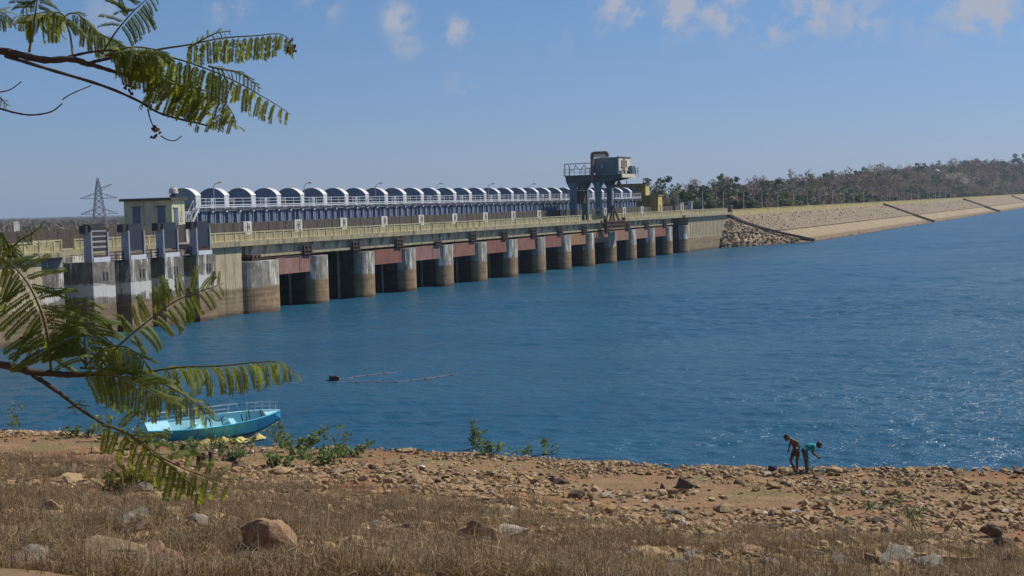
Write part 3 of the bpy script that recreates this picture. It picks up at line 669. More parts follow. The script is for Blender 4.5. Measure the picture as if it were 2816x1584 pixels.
# ------------------------------------------------------------------ gantry crane   (origin: near frame, road level)
cr = dthing('gantry_crane', 'teal gantry crane standing over the dam road with rusty cab', 'crane', 93, 0, 7.36)
for sx in (0, 5.35):
    for q0, q1 in ((5.35, 6.4), (.85, 1.75)):
        lg = MB().box(sx, sx + .75, q0, q1, .5, 6.35).build('leg', M['teal'], cr)
        MB().box(sx - .5, sx + 1.3, q0 - .05, q1 + .05, 0, .55).build('bogie', M['black'], lg)
        c0 = (q0 + q1) / 2; w0 = (q1 - q0) / 2
        MB().prism([(c0 - w0, 5.4), (c0 + w0, 5.4), (c0 + w0 + .55, 6.4), (c0 - w0 - .55, 6.4)], 'x', sx + .02, sx + .73).build('haunch', M['tealdark'], lg)
    MB().prism([(7.15, 7.5), (6.95, 6.4), (.4, 6.4), (-3.2, 7.15), (-3.2, 7.5)], 'x', sx, sx + .7).build('main_beam', M['tealdark'], cr)
for q0 in (5.6, 1.05): MB().box(.75, 5.35, q0, q0 + .5, 6.45, 7.2).build('cross_beam', M['tealdark'], cr)
MB().box(-.5, 6.6, -3.3, 7.2, 7.5, 7.64).build('platform', M['teal'], cr)
MB().box(-.5, 6.4, -3.36, -3.3, 7.02, 7.62).build('end_plate', M['cabwhite'], cr)
for sx in (-.48, 6.5):
    for z in (8.15, 8.65): MB().bar((sx, 7.2, z), (sx, -3.6, z), .06).build('guard_rail', M['teal'], cr)
    for k in range(12): MB().bar((sx, 7.15 - k * .97, 7.6), (sx, 7.15 - k * .97, 8.66), .055).build('rail_post', M['teal'], cr)
MB().bar((6.5, -3.7, 7.0), (6.5, -3.7, 8.9), .1).build('rail_post', M['steelwhite'], cr)
# festoon frame
for q in (7.15, 6.3): MB().bar((0, q, 7.6), (0, q, 9.55 if q > 7 else 9.2), .12).build('festoon_post', M['tealdark'], cr)
MB().bar((0, 7.2, 9.55), (0, 1.9, 9.62), .12).build('festoon_rail', M['tealdark'], cr)
for a, b2, dp in ((6.5, 5.2, 1.0), (5.2, 3.6, .8), (3.6, 2.0, .75)):
    MB().tube([(0, a + (b2 - a) * t_, 9.4 - dp * 4 * t_ * (1 - t_)) for t_ in np.linspace(0, 1, 11)], .055, 5).build('festoon_cable', M['black'], cr)
for q in (4.3, 3.6, 2.9): MB().bar((.6, q, 7.6), (.6, q, 8.9), .05).build('rail_post', M['teal'], cr)
# winch house and cab
wh = MB().prism([(2.1, 8.15), (1.5, 7.65), (-2.5, 7.65), (-2.5, 10.42), (.5, 10.5), (2.1, 10.3)], 'x', .1, 5.6).build('winch_house', M['teal'], cr)
for q, z in ((.1, 9.3), (-.9, 9.35), (.9, 9.85), (-.3, 10.05), (-1.8, 9.1)): MB().box(.06, .1, q, q + .2, z, z + .22).build('rust_patch', M['rustbeam'], wh)
MB().box(.04, .1, .35, .55, 8.7, 9.4).build('hatch', M['galv'], wh)
cb = MB().box(.05, 5.65, -2.62, -2.5, 8.1, 10.42).build('end_wall', M['cabwhite'], cr)
for x0, z0, x1, z1 in ((1.2, 8.6, 1.7, 9.9), (3.2, 8.9, 3.7, 9.9)): MB().box(x0, x1, -2.66, -2.62, z0, z1).build('window', M['black'], cb)
MB().box(2.0, 2.9, -2.66, -2.62, 8.15, 10.2).build('door', M['rustbeam'], cb)
MB().box(.0, 5.7, -2.75, -2.3, 10.42, 10.52).build('roof_edge', M['rustbeam'], cr)
for x0 in (1.2, 2.9): MB().box(x0, x0 + .9, -2.62, -2.55, 7.7, 8.05).build('vent', M['white'], cr)
MB().box(4.6, 6.3, -3.25, -2.7, 7.64, 9.0).build('motor_box', M['teal'], cr)
for z in (8.15, 8.65): MB().bar((-.48, -3.25, z), (6.5, -3.25, z), .06).build('guard_rail', M['teal'], cr)
for k in range(5): MB().bar((-.4 + k * 1.7, -3.25, 7.6), (-.4 + k * 1.7, -3.25, 8.66), .055).build('rail_post', M['teal'], cr)
# rusty bent hoist frame
hp = [(1.85, 6.55), (1.85, 11.0), (1.6, 11.25), (-.75, 11.25), (-.95, 11.0), (-.95, 10.5)]
mb = MB()
for (q0, z0), (q1, z1) in zip(hp, hp[1:]): mb.bar((-.72, q0, z0), (-.72, q1, z1), .42, .42, (1, 0, 0))
mb.build('hoist_frame', M['rustbeam'], cr); MB().box(-.7, -.5, -.75, 1.6, 10.5, 11.05).build('hoist_plate', M['cabwhite'], cr)
# electrical box slung between the back legs
MB().box(1.75, 5.0, 5.5, 6.3, 2.85, 5.0).build('cable_box', M['rustframe'], cr); MB().box(1.7, 5.05, 5.45, 6.35, 5.0, 5.1).build('box_lid', M['cabwhite'], cr)
MB().box(3.0, 3.8, 5.7, 6.2, 5.1, 6.4).build('box_hanger', M['tealdark'], cr)
MB().box(-.04, 0, 1.0, 1.4, 1.55, 2.1).build('notice_plate', M['cream'], cr)
MB().tube([(0, -1.75, 6.4), (0, -1.75, 2.35)], .07, 6).build('hoist_rope', M['black'], cr)
MB().box(-.35, .35, -2.85, -2.35, 5.85, 6.25).box(-.2, .2, -2.72, -2.48, 5.45, 6.6).build('hook_block', M['black'], cr)
MB().bar((.3, .2, 6.3), (.3, .2, 1.3), .06).build('ladder_rail', M['galv'], cr)
lb = dthing('lifting_beam', 'rusty lifting beam with A-frame hanging over the railing below the crane', 'lifting beam', 93.5, -1.5, 5.9)
for z in (0, .55, 1.15): MB().box(-4.3, 4.3, -.3, .3, z, z + .2).build('beam', M['rustbrown'], lb)
for k in range(17): MB().box(-4.3 + k * .53, -4.16 + k * .53, -.33, .33, .2, 1.15).build('upright', M['rustbrown'], lb)
for x in (-4.25, 4.1): MB().box(x, x + .15, -.32, .32, 0, 1.75).build('upright', M['rustbrown'], lb)
for a, b2 in (((-2.1, 0, 1.3), (-.6, 0, 3.6)), ((2.0, 0, 1.3), (-.35, 0, 3.6)), ((-1.2, .2, 1.3), (-.5, .2, 3.2)), ((.2, .2, 1.3), (-.5, 0, 3.0))): MB().bar(a, b2, .3).build('a_frame', M['rustbrown'], lb)
MB().box(-.75, -.2, -.2, .2, 3.4, 3.85).build('shackle', M['black'], lb)

# ------------------------------------------------------------------ lamp posts
def lamp_parts(root, h, reach, r):
    MB().tube([(0, 0, 0), (0, 0, h * .5), (0, 0, h)], [r * 1.25, r, r * .8], 6).build('pole', M['galv'], root)
    MB().tube([(0, 0, h - .02), (0, -reach * .12, h + .18), (0, -reach * .55, h + .42), (0, -reach, h + .6)], r * .6, 5).build('arm', M['galv'], root)
    MB().box(-.16, .16, -reach - .55, -reach + .08, h + .54, h + .72).build('lamp_head', M['lampglass'], root)
LAMPS = []; l0 = None
for k in range(26):
    s = 152.5 + 16.55 * k + (0.4 * math.sin(k * 2.1)); lab = 'lamp post on the embankment crest road, %s from the yellow gatehouse' % ORD[k]
    if l0 is None:
        l0 = dthing('lamp_post', lab, 'lamp post', s, 7.2, 7.24, 'lamp posts along the embankment'); lamp_parts(l0, 4.75, 1.7, .095); o = l0
    else: o = dup(l0, D(s, 7.2, 7.24), None, lab)
    LAMPS.append((s, project(D(s, 7.2, 10))[0]))
l1 = None
for k, px in enumerate((588, 836, 1033, 1199, 1342, 1457)):
    # walk along q = 10.0 to the pole's place
    s = min((abs(project(D(ss_, 9.9, 12))[0] - px), ss_) for ss_ in np.arange(-5, 140, .1))[1]
    lab = 'lamp with curved neck above the arched shelters, %s from the cream building' % ORD[k]
    if l1 is None:
        l1 = dthing('lamp_post', lab, 'lamp post', s, 9.85, 10.4, 'lamps on the hoist bridge walkway')
        MB().tube([(0, 0, 0), (0, 0, 2.75), (0, -.12, 3.0), (0, -.45, 3.2), (0, -.7, 3.2)], .045, 6).build('pole', M['galv'], l1)
        MB().tube([(0, -.55, 3.2), (0, -.75, 3.26), (0, -1.1, 3.28), (0, -1.2, 3.26)], [.06, .12, .11, .05], 8).build('lamp_head', M['lampglass'], l1)
    else: dup(l1, D(s, 9.85, 10.4), None, lab)

# ------------------------------------------------------------------ pylon, sign, hill stairs, hut on the hill
k = 700.0; base = Vector((-0.3072 * k, k, 0)); base.z = -1
py = thing('electricity_pylon', 'lattice electricity pylon rising behind the dam wall', 'pylon', base, rad(8))
mb = MB(); H_ = 30.6; hw = lambda z: 3.6 * (1 - z / H_) ** 0.8 * 1.0 + .28
for sx in (-1, 1):
    for sy in (-1, 1):
        for z0, z1 in zip(np.linspace(0, H_, 8), np.linspace(0, H_, 8)[1:]): mb.bar((sx * hw(z0), sy * hw(z0), z0), (sx * hw(z1), sy * hw(z1), z1), .34)
zs = [0, 5, 9.5, 13.4, 16.8, 19.8, 22.4, 24.8, 27, 29]
for z0, z1 in zip(zs, zs[1:]):
    for f in range(4):
        c1 = [(-1, -1), (1, -1), (1, 1), (-1, 1)][f]; c2 = [(1, -1), (1, 1), (-1, 1), (-1, -1)][f]
        mb.bar((c1[0] * hw(z0), c1[1] * hw(z0), z0), (c2[0] * hw(z1), c2[1] * hw(z1), z1), .22); mb.bar((c2[0] * hw(z0), c2[1] * hw(z0), z0), (c1[0] * hw(z1), c1[1] * hw(z1), z1), .22)
        mb.bar((c1[0] * hw(z1), c1[1] * hw(z1), z1), (c2[0] * hw(z1), c2[1] * hw(z1), z1), .2)
mb.build('tower', M['pylon'], py)
for z, L in ((11.6, 9.4), (19.8, 9.4)):
    for sx in (-1, 1):
        mb = MB()
        for sy in (-1, 1):
            mb.bar((sx * hw(z), sy * hw(z), z), (sx * L, 0, z + .1), .26); mb.bar((sx * hw(z + 2.6), sy * hw(z + 2.6), z + 2.6), (sx * L, 0, z + .2), .26)
        for q in (.35, .55, .75): mb.bar((sx * (hw(z) + (L - hw(z)) * q), 0, z), (sx * (hw(z) + (L - hw(z)) * q), 0, z + 2.4 * (1 - q)), .18)
        mb.build('cross_arm', M['pylon'], py)
mb = MB()
for sy in (-1, 1): mb.bar((hw(25), sy * hw(25), 25.2), (7, 0, 27.2), .24)
mb.bar((hw(24), 0, 23.8), (7, 0, 27.1), .2); mb.build('cross_arm', M['pylon'], py)

sg = dthing('sign_board', 'white notice board on a post beyond the left dam railing', 'sign', 0, 0, 0)
r_ = ray(45, 624); r_ = r_ / r_.y; sg.location = CAMP + r_ * 120; zc = sg.location.z; sg.location.z = 7.4; sg.rotation_euler = (0, 0, DANG)
MB().box(-.33, .33, -.04, .04, zc - 7.4 - .5, zc - 7.4 + .48).build('board', M['white'], sg); MB().box(-.05, .05, .04, .12, 0, zc - 7.4 + .4).build('post', M['galv'], sg)
for z in (-.3, -.1, .1, .28): MB().box(-.24, .24, -.05, -.04, zc - 7.4 + z, zc - 7.4 + z + .05).build('text_line', M['greysteel'], sg)

hs = dthing('hill_stair', 'brown stepped path climbing the wooded hill at the embankment end', 'stairs', 944, 20, 0)
mb = MB(); sb = MB()
def hl(q): return float(land(944, q))
for k in range(26):
    q = 12 + k * 1.55; mb.box(-3.4, 3.4, q - 20, q - 18.4, hl(q) - .5, hl(q) + .7)
    if k % 4 == 1: sb.box(-1.4, 1.6, q - 19.9, q - 18.9, hl(q) + .7, hl(q) + 1.2)
M['path'] = plain('brown_stair_stone', (0.42, 0.30, 0.22), (0.34, 0.24, 0.17), .5); mb.build('step', M['path'], hs); sb.build('landing', M['white'], hs)
for sx in (-4.0, 3.6):
    wb_ = MB()
    for k in range(26): q = 12 + k * 1.55; wb_.box(sx, sx + .5, q - 20, q - 18.4, hl(q) - .5, hl(q) + 1.5)
    wb_.build('side_wall', M['rustbeam'], hs)
hh = dthing('hut', 'tiny white-roofed hut among the hilltop trees', 'hut', 905, 62, 0)
hh.location.z = float(land(905, 62)) + 3
MB().box(-3, 3, -2, 2, -3, 3.4).build('wall', M['cream'], hh); MB().prism([(-2.6, 3.4), (2.6, 3.4), (2.6, 3.6), (0, 5.2), (-2.6, 3.6)], 'x', -3.6, 3.6).build('roof', M['hoodtop'], hh); MB().box(-.6, .6, -2.06, -2, 0, 2.2).build('door', M['bluedoor'], hh)

# ------------------------------------------------------------------ boat
M['boat'] = plain('boat_blue_paint', (0.08, 0.50, 0.72), (0.065, 0.44, 0.65), 2.5, rough=0.55, streak=(0.07, 0.27, 0.38), bump=0.05)
M['boatin'] = plain('boat_pale_cyan_paint', (0.42, 0.76, 0.82), (0.36, 0.70, 0.77), 2.5, rough=0.55, bump=0.05)
M['boatlow'] = plain('boat_tarred_bottom', (0.05, 0.055, 0.06), (0.08, 0.08, 0.08), 3)
M['boatcyan'] = plain('boat_bright_cyan_panel', (0.03, 0.42, 0.66), (0.03, 0.36, 0.58), 3, rough=.5, bump=0)
bw = on_z(771, 1136, .95); bs = on_z(404, 1180, .72); bdir = Vector((bw.x - bs.x, bw.y - bs.y, 0)); BL = bdir.length; brz = math.atan2(bdir.y, bdir.x)
bt = thing('rowing_boat', 'bright blue boat with pale inside and thin white rails, drawn up on shore', 'boat', (bs.x, bs.y, 0.08), brz)
bt.rotation_euler = (0.13, -0.035, brz)
NB = 19
def boat_sec(u):
    """half-breadth at the rail, at the bottom; rail height; keel height"""
    wr = max(.04, 1.22 * (1 - .42 * (1 - u) ** 2.4) * (1 - u ** 3.4) ** .8)
    wb = wr * (.74 if u < .84 else .74 * (1 - (u - .84) / .16 * .8))
    zr = .62 + .10 * (1 - u) ** 3 + .34 * max(0, u - .35) ** 1.6; zk = 0.0 + (.36 * ((u - .72) / .28) ** 1.6 if u > .72 else 0) + (.12 * ((.1 - u) / .1) if u < .1 else 0)
    return wr, wb, zr, zk
us = np.linspace(0.0, 1, NB); T_ = .045
hull = MB(); low = MB(); inn = MB(); gun = MB(); V1 = []; V2 = []; V3 = []
for u in us:
    wr, wb, zr, zk = boat_sec(u); x = u * BL; zs_ = zk + (zr - zk) * .16; wm = wb + (wr - wb) * .2
    V1.append([(x, -wr, zr), (x, -wm, zs_)]); V2.append([(x, wr, zr), (x, wm, zs_)]); V3.append([(x, -wm, zs_), (x, -wb, zk), (x, wb, zk), (x, wm, zs_)])
def strip(mb, rows):
    k = len(rows[0]); vs = [p_ for r in rows for p_ in r]
    mb.add(vs, [(i * k + j, (i + 1) * k + j, (i + 1) * k + j + 1, i * k + j + 1) for i in range(len(rows) - 1) for j in range(k - 1)])
strip(hull, V1); strip(hull, V2); hull.add([V1[0][0], V1[0][1], V2[0][1], V2[0][0]], [(0, 1, 2, 3)])
strip(low, V3); low.add(V3[0], [(0, 1, 2, 3)])
hull.build('hull', M['boat'], bt); low.build('bottom', M['boatlow'], bt)
VI = []
for u in us:
    wr, wb, zr, zk = boat_sec(u); x = min(max(u * BL, .04), BL - .08); w2 = max(.01, wr - T_); w3 = max(.008, wb - T_); zf = max(zk + .07, zr - .46)
    VI.append([(x, -w2, zr), (x, -w3, zf), (x, w3, zf), (x, w2, zr)])
strip(inn, VI); inn.build('inner_hull', M['boatin'], bt)
for sgn in (-1, 1):
    g = MB(); rows = []
    for u in us:
        wr, wb, zr, zk = boat_sec(u); rows.append([(u * BL, sgn * (wr + .03), zr + .0), (u * BL, sgn * (wr + .03), zr + .045), (u * BL, sgn * max(wr - .07, 0), zr + .045), (u * BL, sgn * max(wr - .07, 0), zr)])
    strip(g, rows); g.build('gunwale', M['boat'] if sgn < 0 else M['boatin'], bt)
dk = MB(); rows = []
for u in np.linspace(0, .17, 5):
    wr, wb, zr, zk = boat_sec(u); rows.append([(u * BL, -wr + .03, zr + .02), (u * BL, wr - .03, zr + .02)])
strip(dk, rows); dk.build('stern_deck', M['boatin'], bt)
dk = MB(); rows = []
for u in np.linspace(.88, 1, 5):
    wr, wb, zr, zk = boat_sec(u); rows.append([(u * BL, -wr + .02, zr + .02), (u * BL, wr - .02, zr + .02)])
strip(dk, rows); dk.build('bow_deck', M['boatin'], bt)
pn = MB(); rows = []
for u, f in ((.0, .55), (.05, .55), (.08, .8), (.2, .8), (.22, .5), (.3, .15)):
    wr, wb, zr, zk = boat_sec(u); a = Vector((u * BL, -wr - .012, zr - .01)); b2 = Vector((u * BL, -(wb + (wr - wb) * .2) - .012, zk + (zr - zk) * .16)); rows.append([tuple(a), tuple(a.lerp(b2, f))])
strip(pn, rows); pn.build('painted_panel', M['boatcyan'], bt)
for u in (.36, .62): MB().box(u * BL, u * BL + .25, -.78, .78, .42, .47).build('thwart', M['boatin'], bt)
MB().prism([(-.75, .12), (.75, .12), (.75, .60), (-.75, .60)], 'x', .33 * BL, .33 * BL + .05).build('bulkhead', M['boatin'], bt)
MB().bar((.34 * BL, -.3, .2), (.41 * BL, .5, .75), .12, .05).build('brace_board', M['boatin'], bt)
for (u, y0) in ((.47, -.4), (.56, -.35), (.71, -.4), (.78, .2), (.86, -.2)):
    zf = boat_sec(u)[2]; MB().bar((u * BL, y0, .2), (u * BL - .1, y0 + .1, zf + .22), .045).build('rowlock_post', M['boatlow'], bt)
MB().tube([(.47 * BL + (.09 * BL) * t_, -.36, .95 - .16 * 4 * t_ * (1 - t_) * 1.2) for t_ in np.linspace(0, 1, 8)], .025, 5).build('slack_chain', M['boatlow'], bt)
for (u0, u1) in ((.30, .345), (.68, .74)):
    MB().bar((u0 * BL, -.2, .12), (u1 * BL, -.1, .62), .035).bar((u1 * BL, -.1, .12), (u1 * BL, -.1, .8), .035).build('seat_frame', M['boatlow'], bt)
# white rails on the lake side, broken in the middle
def railline(us_, dz, sgn=1): return [(u * BL, sgn * (boat_sec(u)[0] + .02), boat_sec(u)[2] + dz) for u in us_]
MB().tube(railline(np.linspace(.02, .69, 9), .42), .022, 5).tube(railline((.69, .70), .42) + railline((.70,), .25), .022, 5).build('hand_rail', M['steelwhite'], bt)
MB().tube(railline(np.linspace(.02, .64, 9), .22), .016, 5).build('mid_rail', M['steelwhite'], bt)
MB().tube(railline(np.linspace(.76, .985, 6), .42), .02, 5).build('hand_rail', M['steelwhite'], bt)
MB().tube(railline(np.linspace(.80, .985, 5), .22), .016, 5).build('mid_rail', M['steelwhite'], bt)
for u in (.02, .33, .63, .77, .83, .88, .93, .97): p_ = railline((u,), 0)[0]; MB().bar(p_, (p_[0] + .03, p_[1], p_[2] + .42), .035).build('rail_post', M['steelwhite'], bt)
ys_ = thing('tarpaulin', 'crumpled yellow sheet half in the water below the boat', 'tarpaulin', tuple(on_z(640, 1216, 0.05)), brz)
M['tarp'] = plain('yellow_sheet', (0.60, 0.47, 0.11), (0.50, 0.42, 0.20), 3, rough=.7)
gx, gy = np.meshgrid(np.linspace(-1.5, 1.7, 26), np.linspace(-.55, .6, 14), indexing='ij'); ed = np.clip(1 - (gx / 1.7) ** 2 - (gy / .62) ** 2 + .5 * fbm(gx, gy, 2.2, 77, 2), 0, 1)
gz = .02 + .42 * (vnoise(gx * 2.6, gy * 3.0, 81) - .35) * np.clip(ed * 2, 0, 1) + .03
idx = np.arange(gx.size).reshape(gx.shape); F = np.stack([idx[:-1, :-1], idx[1:, :-1], idx[1:, 1:], idx[:-1, 1:]], -1).reshape(-1, 4); keep = (ed.ravel()[F] > .05).all(1)
o = link('sheet', npmesh('sheet', np.stack([gx, gy, gz], -1).reshape(-1, 3), F[keep], M['tarp'], False), ys_); sm = o.modifiers.new('thick', 'SOLIDIFY'); sm.thickness = .02
bx = on_z(918, 1046, 0)
bu = thing('mooring_box', 'small black box floating alone in the lake', 'float', (bx.x, bx.y, 0))
MB().box(-.26, .2, -.2, .2, -.2, .28).build('box', M['black'], bu); MB().box(-.28, -.2, -.22, -.14, .28, .34).build('lug', M['black'], bu); MB().box(.2, .33, -.15, .15, -.1, .22).build('side_block', M['rustframe'], bu)
M['net'] = plain('faded_red_float_line', (0.30, 0.17, 0.16), (0.36, 0.26, 0.25), 3)
for nm, pts in (('faded red float line reaching the black box in the lake', ((798, 1054), (850, 1052), (905, 1046), (940, 1042), (1010, 1032), (1100, 1022))), ('faded red float line trailing away beyond the black box', ((930, 1051), (1010, 1051), (1090, 1051), (1170, 1042), (1240, 1030), (1310, 1023)))):
    w = [on_z(x, y, .02) for x, y in pts]; r0 = thing('float_line', nm, 'float line', tuple(w[0]))
    fl = []
    for a, b2 in zip(w, w[1:]):
        n_ = max(2, int((b2 - a).length / .5)); fl += [a.lerp(b2, j / n_) + Vector((0.05 * math.sin(j * 1.9), .1 * math.sin(j * .7), 0)) for j in range(n_)]
    fl.append(w[-1])
    MB().tube([p_ - w[0] for p_ in fl], .014, 4).build('cord', M['net'], r0)
    fm_ = MB()
    for p_ in fl[::2]: q_ = p_ - w[0]; fm_.tube([(q_.x - .11, q_.y, q_.z), (q_.x - .05, q_.y, q_.z + .01), (q_.x + .05, q_.y, q_.z + .01), (q_.x + .11, q_.y, q_.z)], [.012, .04, .04, .012], 5)
    fm_.build('float', M['net'], r0)
# ------------------------------------------------------------------ forest behind the embankment
def leafmat(name, c1, c2, trans=0.35, scale=0.6, tcol=None):
    m, t, p = mat(name)
    f = nnoise(t, scale, 4, 0.6); c = nmix(t, nmap(t, f, 0.35, 0.65), c1, c2)
    oi = N(t, 'ShaderNodeObjectInfo'); c = nmix(t, 1.0, c, nmix(t, oi.outputs['Random'], (0.78, 0.80, 0.85), (1.22, 1.16, 1.05)), 'MULTIPLY')
    L_(t, c, p.inputs['Base Color']); p.inputs['Roughness'].default_value = 0.65
    if trans:
        tr = N(t, 'ShaderNodeBsdfTranslucent'); mx = N(t, 'ShaderNodeMixShader'); mx.inputs[0].default_value = trans
        if tcol: tr.inputs[0].default_value = (*tcol, 1)
        else: L_(t, c, tr.inputs[0])
        L_(t, p.outputs[0], mx.inputs[1]); L_(t, tr.outputs[0], mx.inputs[2]); L_(t, mx.outputs[0], t.nodes['Material Output'].inputs[0])
    return m
M['bark'] = plain('grey_brown_bark', (0.13, 0.10, 0.08), (0.085, 0.066, 0.052), 4)
M['fol_green'] = leafmat('tree_leaves_green', (0.105, 0.165, 0.050), (0.075, 0.122, 0.040))
M['fol_dark'] = leafmat('tree_leaves_dark', (0.066, 0.102, 0.046), (0.046, 0.076, 0.038))
M['fol_olive'] = leafmat('tree_leaves_olive', (0.215, 0.215, 0.070), (0.155, 0.165, 0.055))
M['fol_bare'] = leafmat('bare_twigs_brown', (0.270, 0.205, 0.150), (0.205, 0.158, 0.118), 0.3)
def cards(C, size, rs, flat=0.0, aspect=1.0):
    """one small quad at each centre, turned at random"""
    n = len(C); a = rs.normal(size=(n, 3)); a[:, 2] += flat; a /= np.linalg.norm(a, axis=1)[:, None]
    b = rs.normal(size=(n, 3)); b -= a * (a * b).sum(1)[:, None]; b /= np.linalg.norm(b, axis=1)[:, None]; c = np.cross(a, b)
    s = (size * (0.6 + 0.8 * rs.rand(n)))[:, None] if np.isscalar(size) else size[:, None]
    V = np.stack([C - b * s * aspect, C + c * s * .5, C + b * s * aspect, C - c * s * .5], 1).reshape(-1, 3)
    return V, np.arange(4 * n).reshape(n, 4)
def crown_pts(n, rs, h, w, base, kcl, tight):
    cc = []
    while len(cc) < kcl:
        p = rs.uniform(-1, 1, 3); r = np.linalg.norm(p)
        if r < 1 and r > .35: cc.append(p)
    cc = np.array(cc); r = .16 + .2 * rs.rand(kcl); k = rs.randint(0, kcl, n); d = rs.normal(size=(n, 3)); d /= np.linalg.norm(d, axis=1)[:, None]
    P = cc[k] + d * (r[k] * rs.rand(n) ** .4)[:, None] * tight
    return np.stack([P[:, 0] * w, P[:, 1] * w, base + (P[:, 2] + 1) * .5 * (h - base)], 1)
def tree_kind(nm, leaf, label_, h, w, base, n, size, kcl, seed, tight=1.0, limbs=6, thin=1.0):
    rs = np.random.RandomState(seed); mb = MB()
    mb.tube([(0, 0, -1.5), (.1, 0, h * .3), (.0, .15, h * .62)], [.26 * thin, .19 * thin, .09 * thin], 6)
    for i in range(limbs):
        a = i * 2.4 + rs.rand(); z0 = h * (.25 + .35 * rs.rand()); L = w * (.6 + .35 * rs.rand())
        mb.tube([(0.05, 0, z0), (math.cos(a) * L * .5, math.sin(a) * L * .5, z0 + h * .14), (math.cos(a) * L, math.sin(a) * L, z0 + h * (.2 + .15 * rs.rand()))], [.1 * thin, .07 * thin, .03], 4)
    tm = mb.mesh('trunk', M['bark'])
    V, F = cards(crown_pts(n, rs, h, w, base, kcl, tight), size, rs, 0.2, 1.0 if leaf != 'fol_bare' else 1.5)
    return dict(nm=nm, label=label_, trunk=tm, crown=npmesh('crown', V, F, M[leaf]), h=h)
KINDS = [tree_kind('green_tree', 'fol_green', 'rounded green tree', 9.0, 4.2, 1.2, 620, .42, 16, 1), tree_kind('green_tree', 'fol_dark', 'dark bushy tree', 9.0, 4.4, 0.8, 640, .44, 15, 2),
         tree_kind('olive_tree', 'fol_olive', 'pale olive tree', 8.0, 4.2, 0.8, 560, .40, 15, 3), tree_kind('bare_tree', 'fol_bare', 'bare brown tree', 9.5, 4.6, 1.5, 620, .30, 22, 4, 1.5, 9),
         tree_kind('bare_tree', 'fol_bare', 'leafless grey-brown tree', 10.0, 4.0, 2.5, 480, .28, 20, 5, 1.6, 10), tree_kind('tall_tree', 'fol_dark', 'tall dark tree', 12.0, 4.0, 2.0, 700, .46, 12, 6),
         tree_kind('bare_tree', 'fol_bare', 'thin open-crowned bare tree', 11.0, 2.8, 5.5, 170, .30, 9, 7, 1.3, 7, .8)]
def put_tree(kd, s, q, sc, label, group='trees behind the embankment', rz=0.0, dz=0.0, sxy=1.0):
    r = thing(kd['nm'], label, 'tree', D(s, q, float(land(s, q)) - .2 + dz), rz, group); r.scale = (sc * sxy, sc * sxy, sc)
    link('trunk', kd['trunk'], r); link('crown', kd['crown'], r); return r
TL = [(px_, 'the %s lamp post' % ORD[i_]) for i_, (s_, px_) in enumerate(LAMPS) if i_ < 18] + [(2640, 'the white hut'), (2772, 'the stepped path'), (2806, 'the tallest dark tree'), (1795, 'the yellow gatehouse'), (2565, 'the wide green tree')]
def lamp_phrase(s, q):
    px = project(D(s, q, 10))[0]; a, nm = min(TL, key=lambda l: abs(l[0] - px)); d = px - a
    return ('just left of ' if d < -5 else 'just right of ' if d > 5 else 'straight behind ') + nm
rs = np.random.RandomState(5); used_labels = {}
def uniq(lab, extra):
    for e in [''] + extra:
        l = (lab + e)[:200]
        if l not in used_labels: used_labels[l] = 1; return l
    return lab
def find_s(px, q):
    return min((abs(project(D(s_, q, 12))[0] - px), s_) for s_ in np.arange(130, 1400, 1.0))[1]
SPECIAL = [(2148, 30, 1, 1.12, 'tall dense green tree standing high above its neighbours behind the sixth lamp post', 1.15), (2205, 60, 5, .72, 'small pointed dark tree right of the tall dense one', .8), (2232, 60, 6, 1.15, 'bare spindly tree poking above the forest beside a pointed dark tree', 1.0),
           (1818, 34, 5, .8, 'lone dark-trunked tree just right of the yellow gatehouse', .7), (1965, 50, 6, 1.0, 'bare umbrella-topped tree left of the second lamp post', .9), (1995, 60, 4, 1.0, 'bare wide tree between the second and third lamp posts', 1),
           (1905, 24, 2, .95, 'yellow-green round tree behind the first lamp post', 1.2), (2310, 26, 0, .8, 'green round tree low behind the embankment', 1.1), (2408, 60, 1, 1.15, 'dark two-humped tree in the middle of the brown wood', .9),
           (2428, 18, 0, .75, 'fresh green bush-like tree below the dark two-humped tree', 1.0), (2555, 20, 0, .95, 'wide bright green tree among bare trees near the far end', 1.6), (2680, 24, 2, 1.0, 'olive tree at the hill foot left of the stepped path', 1.3),
           (2670, 60, 1, 1.3, 'dark green tree on the hillside under the white hut', 1.4), (2725, 95, 1, 1.3, 'dark wide tree on the hilltop left of the tallest tree', 1.5), (2755, 98, 1, 1.25, 'dark wide hilltop tree next to the tallest tree', 1.5),
           (2700, 95, 1, 1.1, 'dark small hilltop tree right of the white hut', 1.1), (2812, 36, 1, 2.5, 'tallest dark tree at the right edge of the view', 1.0), (2808, 30, 0, 1.3, 'green tree below the tallest dark tree at the right edge', 1.2)]
for px, q, kk, sc, lab, sxy in SPECIAL:
    put_tree(KINDS[kk], find_s(px, q), q, sc, lab, None, rs.rand() * 6, 0, sxy); used_labels[lab] = 1
row = 0; ntree = 0
